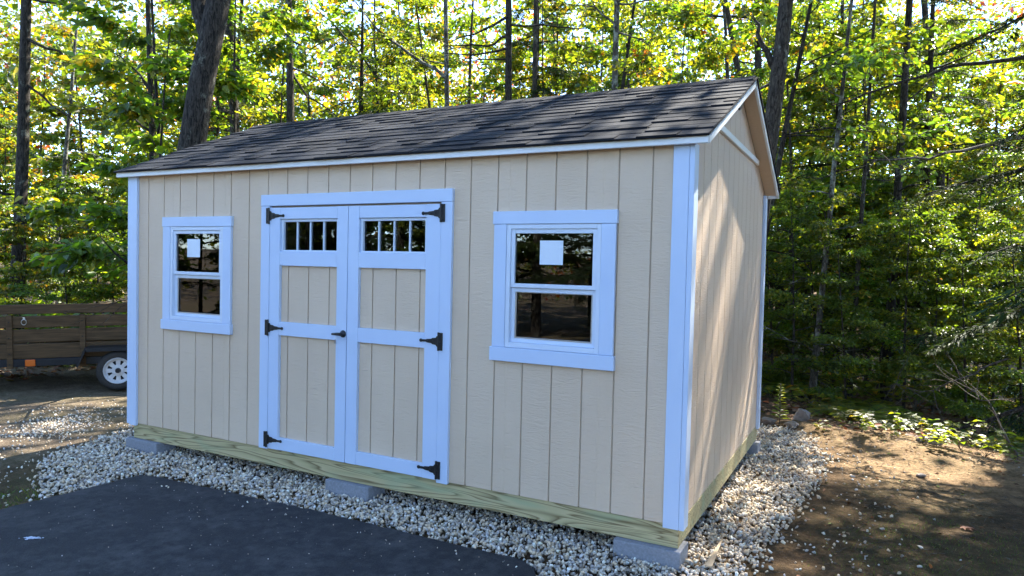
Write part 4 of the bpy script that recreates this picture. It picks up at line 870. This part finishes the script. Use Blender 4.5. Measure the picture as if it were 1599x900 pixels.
R = np.random.default_rng(31); x, y = scatter(5000, [(.85, -.55), (4.1, -.48), (4.3, -1.0), (4.6, -2.6), (.6, -2.6)], .05); k = R.uniform(0, 1, len(x)) < .12+.5*np.exp(-np.abs(y+.47)/.10); x, y = x[k], y[k]
sz = R.uniform(.0012, .0040, len(x))*(1+1.2*(y > -.62)); tag(link('asphalt_grit', stones('asphalt_grit', np.stack([x, y, .0345+sz*.3], -1), sz)), 'fine grit and stray stones on the asphalt', 'grit', kind='stuff')

# twigs lying on the dirt, thin dead ones nobody would count
R = np.random.default_rng(41); x, y = scatter(1300, [(5.5, .2), (7.8, .2), (8.4, 3.2), (5.6, 4.5)], .1); mb = MB()
for i in range(len(x)):
    a = R.uniform(0, 6.28); l = R.exponential(.05)+.015; z = float(terrain(x[i], y[i]))+.006; dx, dy = math.cos(a)*l, math.sin(a)*l
    mb.tube([(x[i], y[i], z), (x[i]+dx*.5, y[i]+dy*.5+.006, z+.004), (x[i]+dx, y[i]+dy, z+.002)], [.0022, .002, .001], 3, False)
tag(mb.build('twig_litter', M['twig']), 'thin dry twigs littering the dirt', 'twigs', kind='stuff')
# tall trees round the clearing, outside the view, that close off the sky beside the gable wall; the small first one is added to shade the near dirt
for q, (x, y, sc_) in enumerate(((8.1, 9.0, .45), (8.6, -2.2, 1.0), (9.2, 1.4, 1.0), (9.6, -5.2, 1.1), (11.5, 3.6, 1.1), (11.8, -1.0, 1.2), (9.2, 4.9, 1.0), (10.8, 7.2, 1.1))):
    Rk = np.random.default_rng(60+q); root = empty('tree', (x, y, float(terrain(x, y)))); tag(root, 'unseen tall tree shading the side of the dirt clearing', 'tree', 'tall trees beside the clearing')
    link('trunk', wood('trunk', [([np.array((Rk.normal(0, .05), Rk.normal(0, .05), z)) for z in np.linspace(-.2, 15, 12)], [.2*(1-.075*k) for k in range(12)], 10)], M['bark']), root)
    for j in range(3):
        lm, cr = CAN[(q+j) % 4]
        for nm, mm in (('limbs', lm), ('crown', cr)):
            o = link(nm, mm, root); o.scale = (sc_, sc_, sc_*1.1); o.rotation_euler = (0, 0, 1.3*q+2.1*j); o.location = (0, 0, -3.4+1.1*j) if sc_ > .6 else (.3*j-.3, .5*j-.5, 4.4)

stick('dead_branch', [(1640, 88, 8.6), (1500, 100, 8.5), (1400, 132, 8.4), (1300, 165, 8.3)], 0, .03, 'long bare bough sweeping across in front of the hemlocks', 'branch', 'bark_dark', 6, 22)
stick('dead_branch', [(1640, 205, 8.0), (1560, 222, 8.0), (1450, 245, 8.1), (1370, 250, 8.2)], 0, .028, 'grey bare bough below the long sweeping one', 'branch', 'twig', 7, 22)
